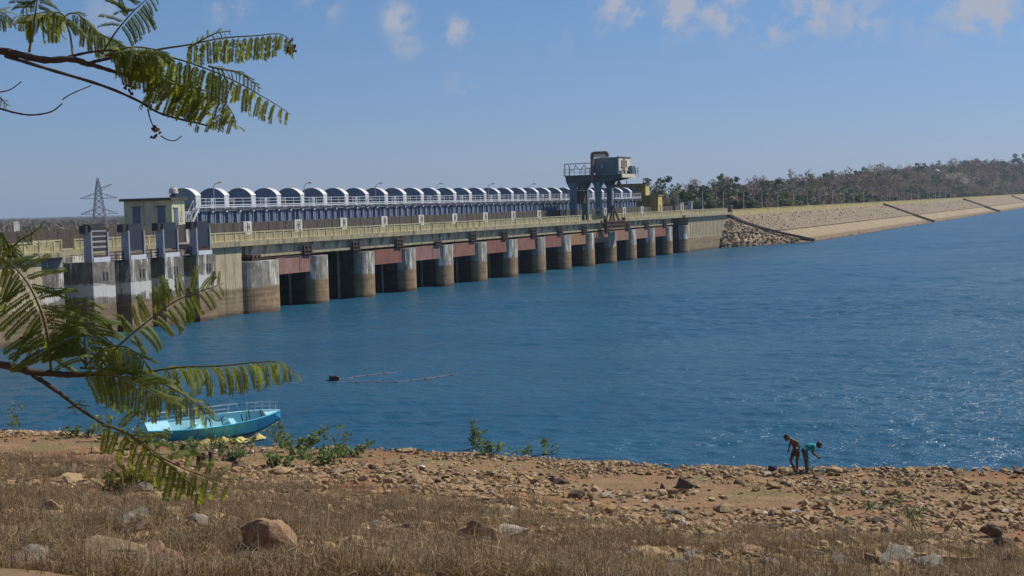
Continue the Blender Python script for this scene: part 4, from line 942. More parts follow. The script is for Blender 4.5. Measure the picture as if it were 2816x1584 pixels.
for q in (17, 26, 36, 47, 60, 75, 92):
    s = 146 + rs.rand() * 6
    while s < 1420 and ntree < 350:
        if not (920 < s < 962 and q < 70) and project(D(s, q, 10))[0] > 1800:
            w = rs.rand(); gw = .30 if s < 520 else 0.0; kk = 3 if w < .42 - gw * .7 else 4 if w < .62 - gw else 1 if w < .78 - gw * .4 else 0 if w < .87 else 2 if w < .96 else 6
            if q < 30 and kk in (4, 6): kk = 1
            sc = (.72 + .42 * rs.rand()) * (1.15 if s < 420 else 1.0) * (1.0 if q < 40 else 1.08)
            lab = uniq('%s%s %s %s' % ('small ' if sc < .85 else '' if sc < 1.02 else 'large ', KINDS[kk]['label'], {17: 'in front row', 26: 'second row', 36: 'third row', 47: 'in mid-wood', 60: 'past mid-wood', 75: 'near the back', 92: 'last row'}[q], lamp_phrase(s, q)), [', smaller one', ', wider one', ', taller one', ', half hidden', ', paler one', ', darker one', ', leaning one', ', fuller one'])
            put_tree(KINDS[kk], s, q + rs.uniform(-3, 3), sc, lab, 'trees behind the embankment', rs.rand() * 6.28, 0, .95 + .3 * rs.rand()); ntree += 1
        s += min(9 + 0.021 * s, 19) * (.75 + .5 * rs.rand()) * (1.25 if q > 50 else 1.0)
# low scrub between and beyond them, and the far brown plain
C = []; 
for i in range(4600):
    s = 140 + 1300 * rs.rand() ** .8; q = 13 + 95 * rs.rand() ** 1.2
    if 925 < s < 958 and q < 60: continue
    g = float(land(s, q)); hh_ = 2.2 + 3.5 * rs.rand(); n_ = 16
    p_ = np.stack([rs.normal(0, 1.8, n_), rs.normal(0, 1.8, n_), g + rs.rand(n_) * hh_], 1)
    C.append(np.stack([P0.x + DS.x * (s + p_[:, 0]) + DQ.x * (q + p_[:, 1]), P0.y + DS.y * (s + p_[:, 0]) + DQ.y * (q + p_[:, 1]), p_[:, 2]], 1))
for i in range(1700):
    s = 880 + 560 * rs.rand(); q = 10 + 34 * rs.rand()
    if 925 < s < 958: continue
    n_ = 14; hh_ = 2 + 4 * rs.rand(); ds, dq = rs.normal(0, 2.2, n_), rs.normal(0, 2.0, n_); z_ = land(s + ds, q + dq) + rs.rand(n_) * hh_
    C.append(np.stack([P0.x + DS.x * (s + ds) + DQ.x * (q + dq), P0.y + DS.y * (s + ds) + DQ.y * (q + dq), z_], 1))
C = np.concatenate(C); V, F = cards(C, .62, rs, .2, 1.2)
m, t, p = mat('scrub_twigs'); f = nnoise(t, 0.06, 3, 0.6); f2 = nnoise(t, 0.9, 3, .6)
c = nmix(t, nmap(t, f, 0.45, 0.6), (0.26, 0.195, 0.135), (0.11, 0.145, 0.055)); c = nmix(t, nmap(t, f2, .3, .7), c, (0.14, 0.11, 0.085)); L_(t, c, p.inputs['Base Color']); p.inputs['Roughness'].default_value = .9
tr = N(t, 'ShaderNodeBsdfTranslucent'); mx = N(t, 'ShaderNodeMixShader'); mx.inputs[0].default_value = .3; L_(t, c, tr.inputs[0]); L_(t, p.outputs[0], mx.inputs[1]); L_(t, tr.outputs[0], mx.inputs[2]); L_(t, mx.outputs[0], t.nodes['Material Output'].inputs[0])
tag(link('undergrowth', npmesh('undergrowth', V, F, m)), 'brown thorny scrub filling the gaps of the wood', None, None, 'stuff')
C = []
for i in range(5200):
    y = 700 + 2600 * rs.rand() ** 1.3; x = -y * (.20 + .26 * rs.rand()) 
    h_ = 2.0 + 5.0 * rs.rand(); n_ = 9
    C.append(np.stack([x + rs.normal(0, 3.2, n_), y + rs.normal(0, 3.2, n_), -1 + rs.rand(n_) * h_], 1))
C = np.concatenate(C); V, F = cards(C, 1.5, rs, .2, 1.3)
tag(link('far_scrub', npmesh('far_scrub', V, F, m)), 'hazy brown scrub on the far plain', None, None, 'stuff')

# rubble spilling around the embankment's end
def hull_rock(rs, n=14, flat=.55, jit=.0):
    bm = bmesh.new(); P = rs.normal(size=(n, 3)); P /= np.linalg.norm(P, axis=1)[:, None]; P *= (.8 + .25 * rs.rand(n))[:, None]; P[:, 2] *= flat; P[:, 1] *= .75 + .25 * rs.rand()
    for v in P: bm.verts.new(v * .5)
    r = bmesh.ops.convex_hull(bm, input=bm.verts); bmesh.ops.delete(bm, geom=[g for g in r['geom_interior'] if isinstance(g, bmesh.types.BMVert)], context='VERTS')
    bmesh.ops.recalc_face_normals(bm, faces=bm.faces); bmesh.ops.triangulate(bm, faces=bm.faces); bm.verts.ensure_lookup_table()
    for i, v in enumerate(bm.verts): v.index = i
    V = np.array([v.co[:] for v in bm.verts]); F = np.array([[l.vert.index for l in f.loops] for f in bm.faces]); bm.free(); return V, F
def many(bases, pos, size, rs, m, name, tilt=.35):
    VV = []; FF = []; b0 = 0
    for i in range(len(pos)):
        V, F = bases[i % len(bases)]; a = rs.rand() * 6.283; ca, sa = math.cos(a), math.sin(a); tx, ty = rs.normal(0, tilt, 2)
        R_ = np.array([[ca, -sa, 0], [sa, ca, 0], [0, 0, 1]]) @ np.array([[1, 0, tx], [0, 1, ty], [-tx, -ty, 1]])
        VV.append(V @ R_.T * size[i] * np.array([1, 1, .8 + .4 * rs.rand()]) + pos[i]); FF.append(F + b0); b0 += len(V)
    return npmesh(name, np.concatenate(VV), np.concatenate(FF), m)
rs = np.random.RandomState(9)
BASES = [hull_rock(rs, 12 + i % 5, .38 + .1 * (i % 4)) for i in range(12)]
def stonemat(name, c1, c2, bump=.5, top=None):
    m, t, p = mat(name); f = nnoise(t, 2.6, 6, 0.7); c = nmix(t, nmap(t, f, .38, .64), c1, c2)
    oi = N(t, 'ShaderNodeObjectInfo'); c = nmix(t, 1.0, c, nmix(t, oi.outputs['Random'], (0.8, 0.8, 0.8), (1.2, 1.18, 1.12)), 'MULTIPLY')
    c = nmix(t, nmap(t, nnoise(t, 7.0, 6, .75, stretch=(1, 1, 2.2)), .56, .68, 0, .75), c, tuple(x * .45 for x in c2)); c = nmix(t, nmap(t, nnoise(t, 11.0, 4, .7), .60, .70, 0, .6), c, tuple(min(.7, x * 1.5) for x in c1))
    if top: c = nmix(t, nmap(t, nnoise(t, 4.5, 5, .7), .52, .64), c, top)
    L_(t, c, p.inputs['Base Color']); p.inputs['Roughness'].default_value = .92; nbump(t, p, nnoise(t, 9, 7, .75), bump * 1.8, .06); return m
M['st_tan'] = stonemat('stone_tan', (0.40, 0.29, 0.16), (0.30, 0.21, 0.115)); M['st_brown'] = stonemat('stone_brown', (0.17, 0.115, 0.075), (0.11, 0.078, 0.055))
M['st_grey'] = stonemat('stone_grey', (0.235, 0.205, 0.165), (0.155, 0.135, 0.11), .5, (0.33, 0.30, 0.25)); M['st_red'] = stonemat('stone_reddish', (0.39, 0.235, 0.13), (0.30, 0.18, 0.105), .6, (0.44, 0.30, 0.19))
M['st_pale'] = stonemat('stone_pale', (0.48, 0.43, 0.34), (0.37, 0.33, 0.26)); M['st_ochre'] = stonemat('stone_ochre', (0.43, 0.27, 0.115), (0.34, 0.21, 0.09))
pos = []; sz = []
for i in range(520):
    s = 159 + 26 * rs.rand(); f = rs.rand(); n_, z_ = slope_pt(s, .15 + .85 * f); z_ *= 1.0 if s > 163.6 else .12 + .88 * (s - 158.6) / 5.0
    if s > 165.5 + 24 * (.15 + .85 * f) ** 1.15 - 1: continue
    pos.append(np.array(D(s, -n_ - .2, z_ + .15))); sz.append(.35 + .9 * rs.rand() ** 2)
M['rubble'] = plain('rubble_stone', (0.31, 0.235, 0.155), (0.235, 0.175, 0.115), .8)
tag(link('rubble', many(BASES, pos, sz, rs, M['rubble'], 'rubble')), 'brown rubble heaped where the dam wall meets the embankment', None, None, 'stuff')
pos = []; sz = []
for i in range(1500):
    s = 175 + 420 * rs.rand() ** 1.6; f = .08 + .48 * rs.rand() if rs.rand() < .8 else .95 + .08 * rs.rand(); n_, z_ = slope_pt(s, f)
    if f < .6 and s < 165.5 + 24 * f ** 1.15 + 1: continue
    pos.append(np.array(D(s, -n_ - .12, z_ + .3 if f < .6 else z_ + .02))); sz.append(.18 + .34 * rs.rand() ** 2)
M['pitchstone'] = plain('pitching_stone', (0.265, 0.21, 0.145), (0.20, 0.16, 0.115), .8)
tag(link('pitching_stones', many(BASES, pos, sz, rs, M['pitchstone'], 'pitching_stones', .5)), 'loose rough stones on the embankment face', None, None, 'stuff')

# ------------------------------------------------------------------ stones on the shore
rs = np.random.RandomState(23)
def big_rock(rs, flat, n, sub, amp, f):
    V, F = hull_rock(rs, n, flat); me = bpy.data.meshes.new('r'); me.from_pydata([tuple(v) for v in V], [], [tuple(f_) for f_ in F]); bm = bmesh.new(); bm.from_mesh(me)
    bmesh.ops.subdivide_edges(bm, edges=bm.edges, cuts=sub, use_grid_fill=True, smooth=.04); bmesh.ops.triangulate(bm, faces=bm.faces)
    o_ = Vector((rs.rand() * 50, rs.rand() * 50, rs.rand() * 50))
    for v in bm.verts: 
        n_ = mnoise.fractal(v.co * f + o_, 1.0, 2.1, 4); v.co += v.co.normalized() * n_ * amp
    bm.to_mesh(me); bm.free(); return me
SHAPES = {}
for i, nm in enumerate(('flat', 'flat', 'slab', 'blocky', 'blocky', 'rounded', 'rounded', 'jagged', 'jagged')):
    fl = {'flat': .36, 'slab': .3, 'blocky': .85, 'rounded': .62, 'jagged': .7}[nm]; n_ = {'flat': 13, 'slab': 10, 'blocky': 9, 'rounded': 26, 'jagged': 11}[nm]
    SHAPES.setdefault(nm, []).append(big_rock(rs, fl, n_, 3 if nm != 'rounded' else 2, .075 if nm != 'jagged' else .13, 3.2))
def rock(name, px, py, wpx, hw_, shape, mt, label, rz=0.0, sink=.2, cat='stone', group=None, tilt=0.0):
    P = on_ground(px, py); dist = (P - CAMP).dot(fwd); w = wpx / FOC * dist; me = SHAPES[shape][int(abs(px)) % len(SHAPES[shape])]
    key = (me.name, mt); 
    if key not in ROCKM: c_ = me.copy(); c_.materials.clear(); c_.materials.append(M[mt]); ROCKM[key] = c_
    o = link(name, ROCKM[key]); h = w * hw_; zs_ = {'flat': .36, 'slab': .3, 'blocky': .85, 'rounded': .62, 'jagged': .7}[shape]
    o.scale = (w * 1.12, w * .95, h / zs_); o.location = P + Vector((0, 0, h * (.5 - sink))); o.rotation_euler = (tilt, tilt * .4, rz); return tag(o, label, cat, group)
ROCKM = {}; k = 1.0932
NOTED = [('boulder', 680, 1395, 150, .85, 'rounded', 'st_red', 'large reddish boulder standing in the dry grass', 'reddish boulder'), ('rock', 490, 1335, 100, .6, 'jagged', 'st_grey', 'grey-black jagged rock just behind the reddish boulder', 'jagged grey rock'),
 ('rock', 1215, 1375, 190, .55, 'jagged', 'st_red', 'broad sloping rock with a pale upper edge in the grass', 'broad sloping rock'), ('rock', 1290, 1345, 90, .4, 'slab', 'st_pale', 'pale slab leaning on the broad sloping rock', 'leaning pale slab'),
 ('boulder', 280, 1418, 210, .42, 'rounded', 'st_tan', 'long flat-topped tan boulder near the grass front', 'long tan boulder'), ('rock', 70, 1425, 170, .4, 'flat', 'st_grey', 'low grey rock at the front left corner', 'front left rock'),
 ('rock', 185, 1400, 70, .5, 'rounded', 'st_grey', 'pale grey rounded rock left of the long tan boulder', 'pale rounded rock'), ('rock', 350, 1340, 75, .55, 'jagged', 'st_brown', 'dark brown broken rock behind the long tan boulder', 'dark broken rock'),
 ('rock', 430, 1222, 110, .8, 'jagged', 'st_red', 'pinkish outcrop with a steep slope under the hanging fronds', 'pinkish outcrop'), ('rock', 365, 1235, 60, .55, 'blocky', 'st_grey', 'grey block at the foot of the pinkish outcrop', 'grey outcrop block'),
 ('rock', 175, 1212, 75, .35, 'flat', 'st_tan', 'flat tan rock alone on the brown left slope', 'lone tan rock'), ('rock', 280, 1305, 100, .3, 'flat', 'st_grey', 'flat pale rock half sunk in the left grass', 'half-sunk pale rock'),
 ('rock', 440, 1318, 55, .4, 'flat', 'st_pale', 'small pale flat rock left of the jagged grey rock', 'small pale flat rock'), ('rock', 640, 1425, 150, .4, 'jagged', 'st_brown', 'dark low rock at the foot of the reddish boulder', 'dark foot rock'),
 ('rock', 1450, 1254, 54, .6, 'rounded', 'st_brown', 'round dark brown rock on bare red soil', 'round dark rock'), ('rock', 1528, 1252, 36, .5, 'rounded', 'st_pale', 'small white-grey rounded rock beside the round dark one', 'white-grey rock'),
 ('rock', 1308, 1222, 34, 1.0, 'slab', 'st_tan', 'upright bright tan slab with a pointed shadow side', 'upright tan slab'), ('rock', 1350, 1222, 46, .55, 'blocky', 'st_ochre', 'ochre block right of the upright tan slab', 'ochre block'),
 ('rock', 1412, 1217, 50, .42, 'flat', 'st_brown', 'flat brown rock in the row right of the upright slab', 'flat brown rock'), ('rock', 1392, 1205, 46, .4, 'jagged', 'st_brown', 'dark jagged rock behind the flat brown rock', 'dark jagged rock'),
 ('rock', 1665, 1236, 28, 1.2, 'blocky', 'st_brown', 'dark upright block at the left of the stone cluster', 'dark upright block'), ('rock', 1722, 1232, 66, .62, 'blocky', 'st_brown', 'largest brown block of the stone cluster', 'largest cluster block'),
 ('rock', 1700, 1242, 52, .42, 'flat', 'st_tan', 'tan flat rock in front of the stone cluster', 'tan cluster front rock'), ('rock', 1668, 1247, 32, .7, 'rounded', 'st_tan', 'small tan rock below the dark upright block', 'small cluster rock'),
 ('rock', 1655, 1285, 60, .5, 'blocky', 'st_tan', 'tan rock left of a grey rock on the stony bank', 'stony bank tan rock'), ('rock', 1695, 1300, 55, .5, 'rounded', 'st_grey', 'grey rounded rock below the tan one on the stony bank', 'stony bank grey rock'),
 ('rock', 1825, 1288, 60, .45, 'flat', 'st_tan', 'flat tan rock with shaded front right of the stony bank', 'flat shaded rock'), ('block', 2082, 1296, 58, .55, 'blocky', 'st_tan', 'big squarish tan block alone on the bare shore', 'squarish tan block'),
 ('rock', 1520, 1290, 90, .35, 'flat', 'st_ochre', 'wide flat ochre rock below the white-grey one', 'wide ochre rock'), ('rock', 1500, 1275, 40, .45, 'rounded', 'st_tan', 'small tan rock between the round dark and wide ochre rocks', 'small tan rock'),
 ('rock', 2150, 1376, 90, .45, 'jagged', 'st_red', 'dark maroon rock low in the front right grass', 'maroon rock'), ('rock', 2215, 1378, 60, .5, 'jagged', 'st_brown', 'dark brown rock touching the maroon rock', 'maroon neighbour'),
 ('rock', 2495, 1350, 60, .8, 'jagged', 'st_brown', 'upper brown rock of the dark pile at the right edge', 'right pile upper rock'), ('rock', 2520, 1390, 90, .75, 'jagged', 'st_brown', 'lower brown rock of the dark pile at the right edge', 'right pile lower rock'),
 ('rock', 2470, 1335, 55, .4, 'flat', 'st_tan', 'flat stone lying on top of the dark pile', 'pile top stone'), ('rock', 1935, 1432, 80, .5, 'jagged', 'st_grey', 'grey rock in the grass at the bottom edge', 'bottom grey rock'),
 ('rock', 2330, 1440, 110, .5, 'rounded', 'st_grey', 'pale-rimmed dark rock at the bottom edge right of the middle', 'pale-rimmed rock'), ('rock', 2120, 1425, 120, .3, 'slab', 'st_grey', 'thin grey slab in the right grass', 'thin grey slab'),
 ('rock', 1110, 1435, 110, .4, 'rounded', 'st_grey', 'grey rounded rock low at the bottom centre', 'bottom centre rock'), ('rock', 960, 1400, 80, .45, 'jagged', 'st_red', 'reddish rock right of the big reddish boulder', 'second reddish rock'),
 ('rock', 1060, 1362, 60, .4, 'flat', 'st_brown', 'flat brown rock left of the broad sloping rock', 'left flat brown rock'), ('rock', 860, 1195, 64, .42, 'flat', 'st_tan', 'long flat tan rock in front of the green shrubs', 'shrub front rock'),
 ('rock', 700, 1192, 60, .4, 'flat', 'st_tan', 'flat tan slab left of the green shrubs', 'shrub left slab'), ('rock', 600, 1175, 50, .45, 'flat', 'st_brown', 'dark flat rock near the three old stumps', 'stump side rock'),
 ('block', 1928, 1198, 40, .5, 'blocky', 'st_pale', 'pale grey squared block at the water edge by the bare-backed person', 'pale squared block'), ('rock', 1968, 1189, 38, .5, 'flat', 'st_tan', 'flat-topped tan rock behind the pale squared block', 'flat-topped tan rock'),
 ('rock', 2100, 1189, 48, .42, 'rounded', 'st_tan', 'rounded tan rock at the water edge right of the stooping person', 'rounded shore rock'), ('rock', 2060, 1186, 24, .5, 'rounded', 'st_grey', 'small grey rock between the stooping person and the rounded one', 'small grey shore rock'),
 ('rock', 1900, 1190, 30, .6, 'jagged', 'st_brown', 'dark rock left of the pale squared block', 'dark shore rock'), ('rock', 2310, 1186, 48, .4, 'jagged', 'st_brown', 'long dark rock at the water edge', 'long dark shore rock'),
 ('rock', 2390, 1188, 30, .6, 'rounded', 'st_brown', 'brown rounded rock at the water edge right of the long dark one', 'brown shore rock'), ('rock', 2255, 1192, 34, .4, 'flat', 'st_brown', 'brown flat rock at the edge left of the long dark one', 'brown flat shore rock'),
 ('rock', 2570, 1190, 36, .5, 'rounded', 'st_tan', 'tan rock at the far right of the water edge', 'far right shore rock'), ('rock', 20, 1352, 90, .4, 'flat', 'st_tan', 'flat tan rock at the left edge above the low grey one', 'left edge tan rock'), ('rock', 110, 1372, 84, .42, 'jagged', 'st_grey', 'grey ragged rock left of the pale grey rounded rock', 'left ragged rock'),
 ('rock', 236, 1372, 66, .5, 'jagged', 'st_red', 'reddish ragged rock behind the long tan boulder', 'ragged red rock'), ('rock', 385, 1384, 92, .4, 'flat', 'st_tan', 'flat tan rock right of the long tan boulder', 'flat right tan rock'), ('rock', 460, 1368, 70, .42, 'rounded', 'st_grey', 'grey weathered rock below the jagged grey-black one', 'weathered grey rock'),
 ('rock', 545, 1388, 84, .4, 'slab', 'st_tan', 'tan slab left of the large reddish boulder', 'tan slab'), ('rock', 400, 1438, 150, .45, 'jagged', 'st_brown', 'big dark rock at the bottom between the long tan boulder and the reddish one', 'big dark bottom rock'), ('rock', 20, 1402, 120, .42, 'jagged', 'st_brown', 'dark rock at the left edge beside the low grey one', 'left edge dark rock'),
 ('rock', 160, 1444, 170, .35, 'flat', 'st_red', 'wide reddish flat rock at the bottom left', 'wide red bottom rock'), ('rock', 1190, 1425, 84, .45, 'rounded', 'st_grey', 'grey lichen-pale rock below the broad sloping rock', 'lichen-pale rock'), ('rock', 1345, 1436, 80, .4, 'jagged', 'st_brown', 'brown rock at the bottom just right of centre', 'bottom brown rock'),
 ('rock', 1580, 1402, 80, .35, 'slab', 'st_grey', 'grey slab in grass below the wide flat ochre rock', 'grass grey slab'), ('rock', 1705, 1430, 90, .4, 'flat', 'st_grey', 'flat grey rock at the bottom between two straw weeds', 'bottom flat grey rock'), ('rock', 1795, 1388, 64, .45, 'jagged', 'st_red', 'small reddish rock in the grass right of centre', 'small red grass rock'),
 ('rock', 2042, 1402, 70, .4, 'jagged', 'st_brown', 'brown ragged rock left of the thin grey slab', 'ragged brown rock'), ('rock', 2245, 1412, 150, .32, 'flat', 'st_grey', 'wide layered grey rock right of the thin grey slab', 'wide layered rock'), ('rock', 2410, 1425, 110, .4, 'flat', 'st_red', 'low reddish rock left of the dark pile at the right edge', 'low red rock'), ('rock', 2560, 1432, 120, .5, 'jagged', 'st_brown', 'dark rock in the bottom right corner', 'corner dark rock'),
 ('rock', 905, 1125, 26, .4, 'flat', 'st_tan', 'small flat rock at the point right of the shrubs', 'shrub point rock')]
LM = []
for nm, x, y, w, hw_, sh, mt, lab, short in NOTED:
    rock(nm, x * k, y * k, w * k, hw_, sh, mt, lab, rs.rand() * 6.28, .22, 'rock' if nm != 'boulder' else 'boulder', None, rs.normal(0, .08)); LM.append((x * k, y * k, short))
LM += [(1995 * k, 1190 * k, 'bare-backed person'), (2030 * k, 1190 * k, 'stooping person'), (510 * k, 1165 * k, 'three old stumps'), (550 * k, 1105 * k, 'blue boat'), (1190 * k, 1140 * k, 'pink-flowered shrub')]
SIZES = (('tiny', 0, 9), ('small', 9, 15), ('middling', 15, 24), ('sizeable', 24, 999)); CN = {'st_tan': 'tan', 'st_brown': 'dark brown', 'st_grey': 'grey', 'st_red': 'reddish', 'st_ochre': 'ochre', 'st_pale': 'pale'}
nst = 0; tries = 0; spots = []
while nst < 285 and tries < 9000:
    tries += 1
    u = rs.rand()
    if u < .28: px = 2816 * rs.rand(); P = None; x_ = -26 + 47 * rs.rand(); y_ = float(np.interp(x_, SHX, SHY)) - rs.rand() * 1.5 + .3
    elif u < .62: y_ = 33 + 20 * rs.rand(); x_ = y_ * rs.uniform(-.3, .4)
    elif u < .84: y_ = 22 + 16 * rs.rand(); x_ = y_ * rs.uniform(-.4, .4)
    else: y_ = 19.5 + 9 * rs.rand(); x_ = y_ * rs.uniform(-.4, .4)
    z_ = th(x_, y_)
    if z_ < -.08: continue
    px, py, dd = project((x_, y_, z_))
    if not (0 < px < 2816 and py < 1560): continue
    w = (.14 + .42 * rs.rand() ** 2.2) * (1.0 if u < .62 else 1.6 if u < .84 else 2.4); wpx = w * FOC / dd
    if any(abs(px - a) < (wpx + c_) * .45 and abs(py - b2) < (wpx + c_) * .22 for a, b2, c_ in spots): continue
    if any(abs(px - a) < 30 and abs(py - b2) < 14 for a, b2, _ in LM): continue
    spots.append((px, py, wpx)); mt = rs.choice(['st_tan', 'st_ochre', 'st_brown', 'st_grey', 'st_red'], p=[.42, .24, .18, .08, .08] if u < .62 else [.2, .08, .3, .24, .18]); sh = rs.choice(['flat', 'slab', 'blocky', 'rounded', 'jagged'], p=[.36, .14, .16, .16, .18])
    sn = [n_ for n_, a, b2 in SIZES if a <= wpx * .93 < b2][0]; near = sorted(LM, key=lambda l: (l[0] - px) ** 2 + 5 * (l[1] - py) ** 2)[:4]; alts = []
    for a, b2, nm in near:
        dx, dy = px - a, py - b2
        rel = ('left of' if dx < 0 else 'right of') if abs(dx) > 2.2 * abs(dy) else ('beyond' if dy < 0 else 'in front of'); far_ = 'close ' if math.hypot(dx, dy) < 90 else 'well ' if math.hypot(dx, dy) > 220 else ''
        alts.append('%s %s %s stone %s%s the %s' % (sn, sh if sh != 'slab' else 'thin', CN[mt], far_, rel, nm))
    lab = next((a for a in alts if a not in used_labels), alts[0] + ', the paler one'); used_labels[lab] = 1
    P = Vector((x_, y_, z_)); me = SHAPES[sh][nst % len(SHAPES[sh])]; key = (me.name, mt)
    if key not in ROCKM: c_ = me.copy(); c_.materials.clear(); c_.materials.append(M[mt]); ROCKM[key] = c_
    o = link('stone', ROCKM[key]); o.scale = (w * 1.1, w * (.7 + .4 * rs.rand()), w * (.8 + .5 * rs.rand())); o.location = P + Vector((0, 0, w * .08)); o.rotation_euler = (rs.normal(0, .12), rs.normal(0, .12), rs.rand() * 6.28)
    tag(o, lab, 'stone', 'loose stones on the shore'); nst += 1
# countless small stones and gravel
pos = []; sz = []
n_ = 0
while n_ < 52000:
    if rs.rand() < .22: x_ = -28 + 62 * rs.rand(); y_ = float(np.interp(x_, SHX, SHY)) - abs(rs.normal(0, 1.4)) + .35
    else: y_ = 19 + 37 * rs.rand() ** .75; x_ = y_ * rs.uniform(-.47, .54)
    if rs.rand() > .03 + 2.3 * max(0, float(vnoise(x_ * .4, y_ * .55, 91) * .65 + vnoise(x_ * 1.3, y_ * 1.8, 92) * .35) - .36): continue
    if 1.5 < x_ < 9.5 and 42.5 < y_ < 49.5 and rs.rand() < .72: continue
    z_ = th(x_, y_)
    if z_ < -.06: continue
    s_ = .04 + (.16 + .34 * float(vnoise(x_ * .7, y_ * .9, 95))) * rs.rand() ** 3; pos.append(np.array((x_, y_, z_ + s_ * .12))); sz.append(s_); n_ += 1
m, t, p = mat('gravel_stone'); geo = N(t, 'ShaderNodeNewGeometry'); rpi = geo.outputs['Random Per Island']
c = nmix(t, nmap(t, rpi, .5, .9), (0.345, 0.24, 0.125), (0.265, 0.17, 0.085)); c = nmix(t, nmap(t, rpi, .12, .10), c, (0.13, 0.092, 0.065)); c = nmix(t, nmap(t, rpi, .985, .988), c, (0.46, 0.40, 0.31)); L_(t, c, p.inputs['Base Color']); p.inputs['Roughness'].default_value = .93
tag(link('gravel', many(BASES, pos, sz, rs, m, 'gravel', .2)), 'ochre gravel and small stones strewn over the shore', None, None, 'stuff')

# ------------------------------------------------------------------ dry grass
rs = np.random.RandomState(31)
n_ = 88000; y_ = 16 + 42 * rs.rand(n_) ** 1.1; x_ = y_ * rs.uniform(-.47, .54, n_); tt = inland(x_, y_)
t0 = np.interp(x_ / y_, [-.40, -.25, -.1, .1, .25, .4], [4.5, 8.5, 12.5, 15.5, 18.0, 19.5]); nzv = fbm(x_, y_, .35, 51, 3); nz2v = fbm(x_, y_, 1.6, 55, 2)
dens = sstep(t0 - 1, t0 + 6, tt + nzv * 10) * np.clip(.10 + 2.6 * (nz2v + .12) + 1.3 * fbm(x_, y_, .6, 59, 2), .03, 1); keepm = rs.rand(n_) < dens
x_, y_ = x_[keepm], y_[keepm]; z_ = terrain(x_, y_); nt = len(x_)
per = 9; hb_ = (.09 + .22 * rs.rand(nt)) * (1 + .5 * sstep(2, -8, x_) * sstep(40, 24, y_)) * (.45 + 1.5 * np.clip(fbm(x_, y_, .55, 57, 2) + .42, 0, 1))
bx_ = np.repeat(x_, per) + rs.normal(0, .10, nt * per); by_ = np.repeat(y_, per) + rs.normal(0, .10, nt * per); bz_ = np.repeat(z_, per) - .02; bh = np.repeat(hb_, per) * (.5 + .8 * rs.rand(nt * per))
tall = rs.rand(nt * per) < .05 * np.repeat(np.clip(fbm(x_, y_, .8, 58, 2) * 3, 0, 1), per) + .016; bh[tall] = .32 + .55 * rs.rand(tall.sum()) ** 1.5
a = rs.rand(nt * per) * 6.283; ln = rs.rand(nt * per) * 1.7 * bh; ln[tall] *= .4; w = .004 + .004 * rs.rand(nt * per); w[tall] = .0055
b0 = np.stack([bx_, by_, bz_], 1); dirv = np.stack([np.cos(a), np.sin(a), np.zeros_like(a)], 1); wv_ = np.stack([np.cos(a * 7.3), .3 * np.sin(a * 7.3), np.zeros_like(a)], 1); wv_ /= np.linalg.norm(wv_, axis=1)[:, None]
mid_ = b0 + dirv * (ln * .3)[:, None] + np.array([0, 0, 1]) * (bh * .6)[:, None]; tip = b0 + dirv * ln[:, None] + np.array([0, 0, 1]) * (bh * (1 - .35 * (ln / bh)))[:, None]
V = np.stack([b0 - wv_ * w[:, None], b0 + wv_ * w[:, None], mid_ + wv_ * (w * .7)[:, None], mid_ - wv_ * (w * .7)[:, None], tip], 1).reshape(-1, 3); nb = nt * per
I = np.arange(nb)[:, None] * 5; F = np.concatenate([I + np.array([[0, 1, 2]]), I + np.array([[0, 2, 3]]), I + np.array([[3, 2, 4]])], 0)
# twiggy side shoots that make the stand a tangle
ntw = 230000; src = rs.randint(0, nb, ntw); uu = .25 + .75 * rs.rand(ntw)
bt_ = b0[src] + (tip[src] - b0[src]) * uu[:, None] + rs.normal(0, .03, (ntw, 3)); dt_ = rs.normal(size=(ntw, 3)); dt_[:, 2] = np.abs(dt_[:, 2]) * .8 + .1; dt_ /= np.linalg.norm(dt_, axis=1)[:, None]; Lt = (.05 + .16 * rs.rand(ntw)) * (.5 + .9 * np.clip(bh[src] / .3, 0, 1.3))
pt_ = np.stack([-dt_[:, 1], dt_[:, 0], 0 * dt_[:, 0]], 1) + rs.normal(0, .3, (ntw, 3)); pt_ /= np.linalg.norm(pt_, axis=1)[:, None]
V2 = np.stack([bt_ - pt_ * .0035, bt_ + pt_ * .0035, bt_ + dt_ * Lt[:, None]], 1).reshape(-1, 3); F2 = np.arange(3 * ntw).reshape(ntw, 3) + len(V); V = np.concatenate([V, V2]); F = np.concatenate([F, F2])
m, t, p = mat('dry_grass_straw'); geo = N(t, 'ShaderNodeNewGeometry'); rpi = geo.outputs['Random Per Island']; f = nnoise(t, .5, 4, .6)
c = nmix(t, nmap(t, f, .4, .62), (0.39, 0.275, 0.13), (0.26, 0.172, 0.08)); c = nmix(t, nmap(t, rpi, .0, 1.0, 0, .85, False), c, (0.15, 0.10, 0.06)); c = nmix(t, nmap(t, nmath(t, 'FRACT', nmath(t, 'MULTIPLY', rpi, 17.0)), .86, .9), c, (0.55, 0.45, 0.29)); L_(t, c, p.inputs['Base Color']); p.inputs['Roughness'].default_value = .85
tr = N(t, 'ShaderNodeBsdfTranslucent'); mx = N(t, 'ShaderNodeMixShader'); mx.inputs[0].default_value = .25; L_(t, c, tr.inputs[0]); L_(t, p.outputs[0], mx.inputs[1]); L_(t, tr.outputs[0], mx.inputs[2]); L_(t, mx.outputs[0], t.nodes['Material Output'].inputs[0])
M['straw'] = m
tag(link('dry_grass', npmesh('dry_grass', V, F, m)), 'dry straw-brown grass covering the near slope', None, None, 'stuff')
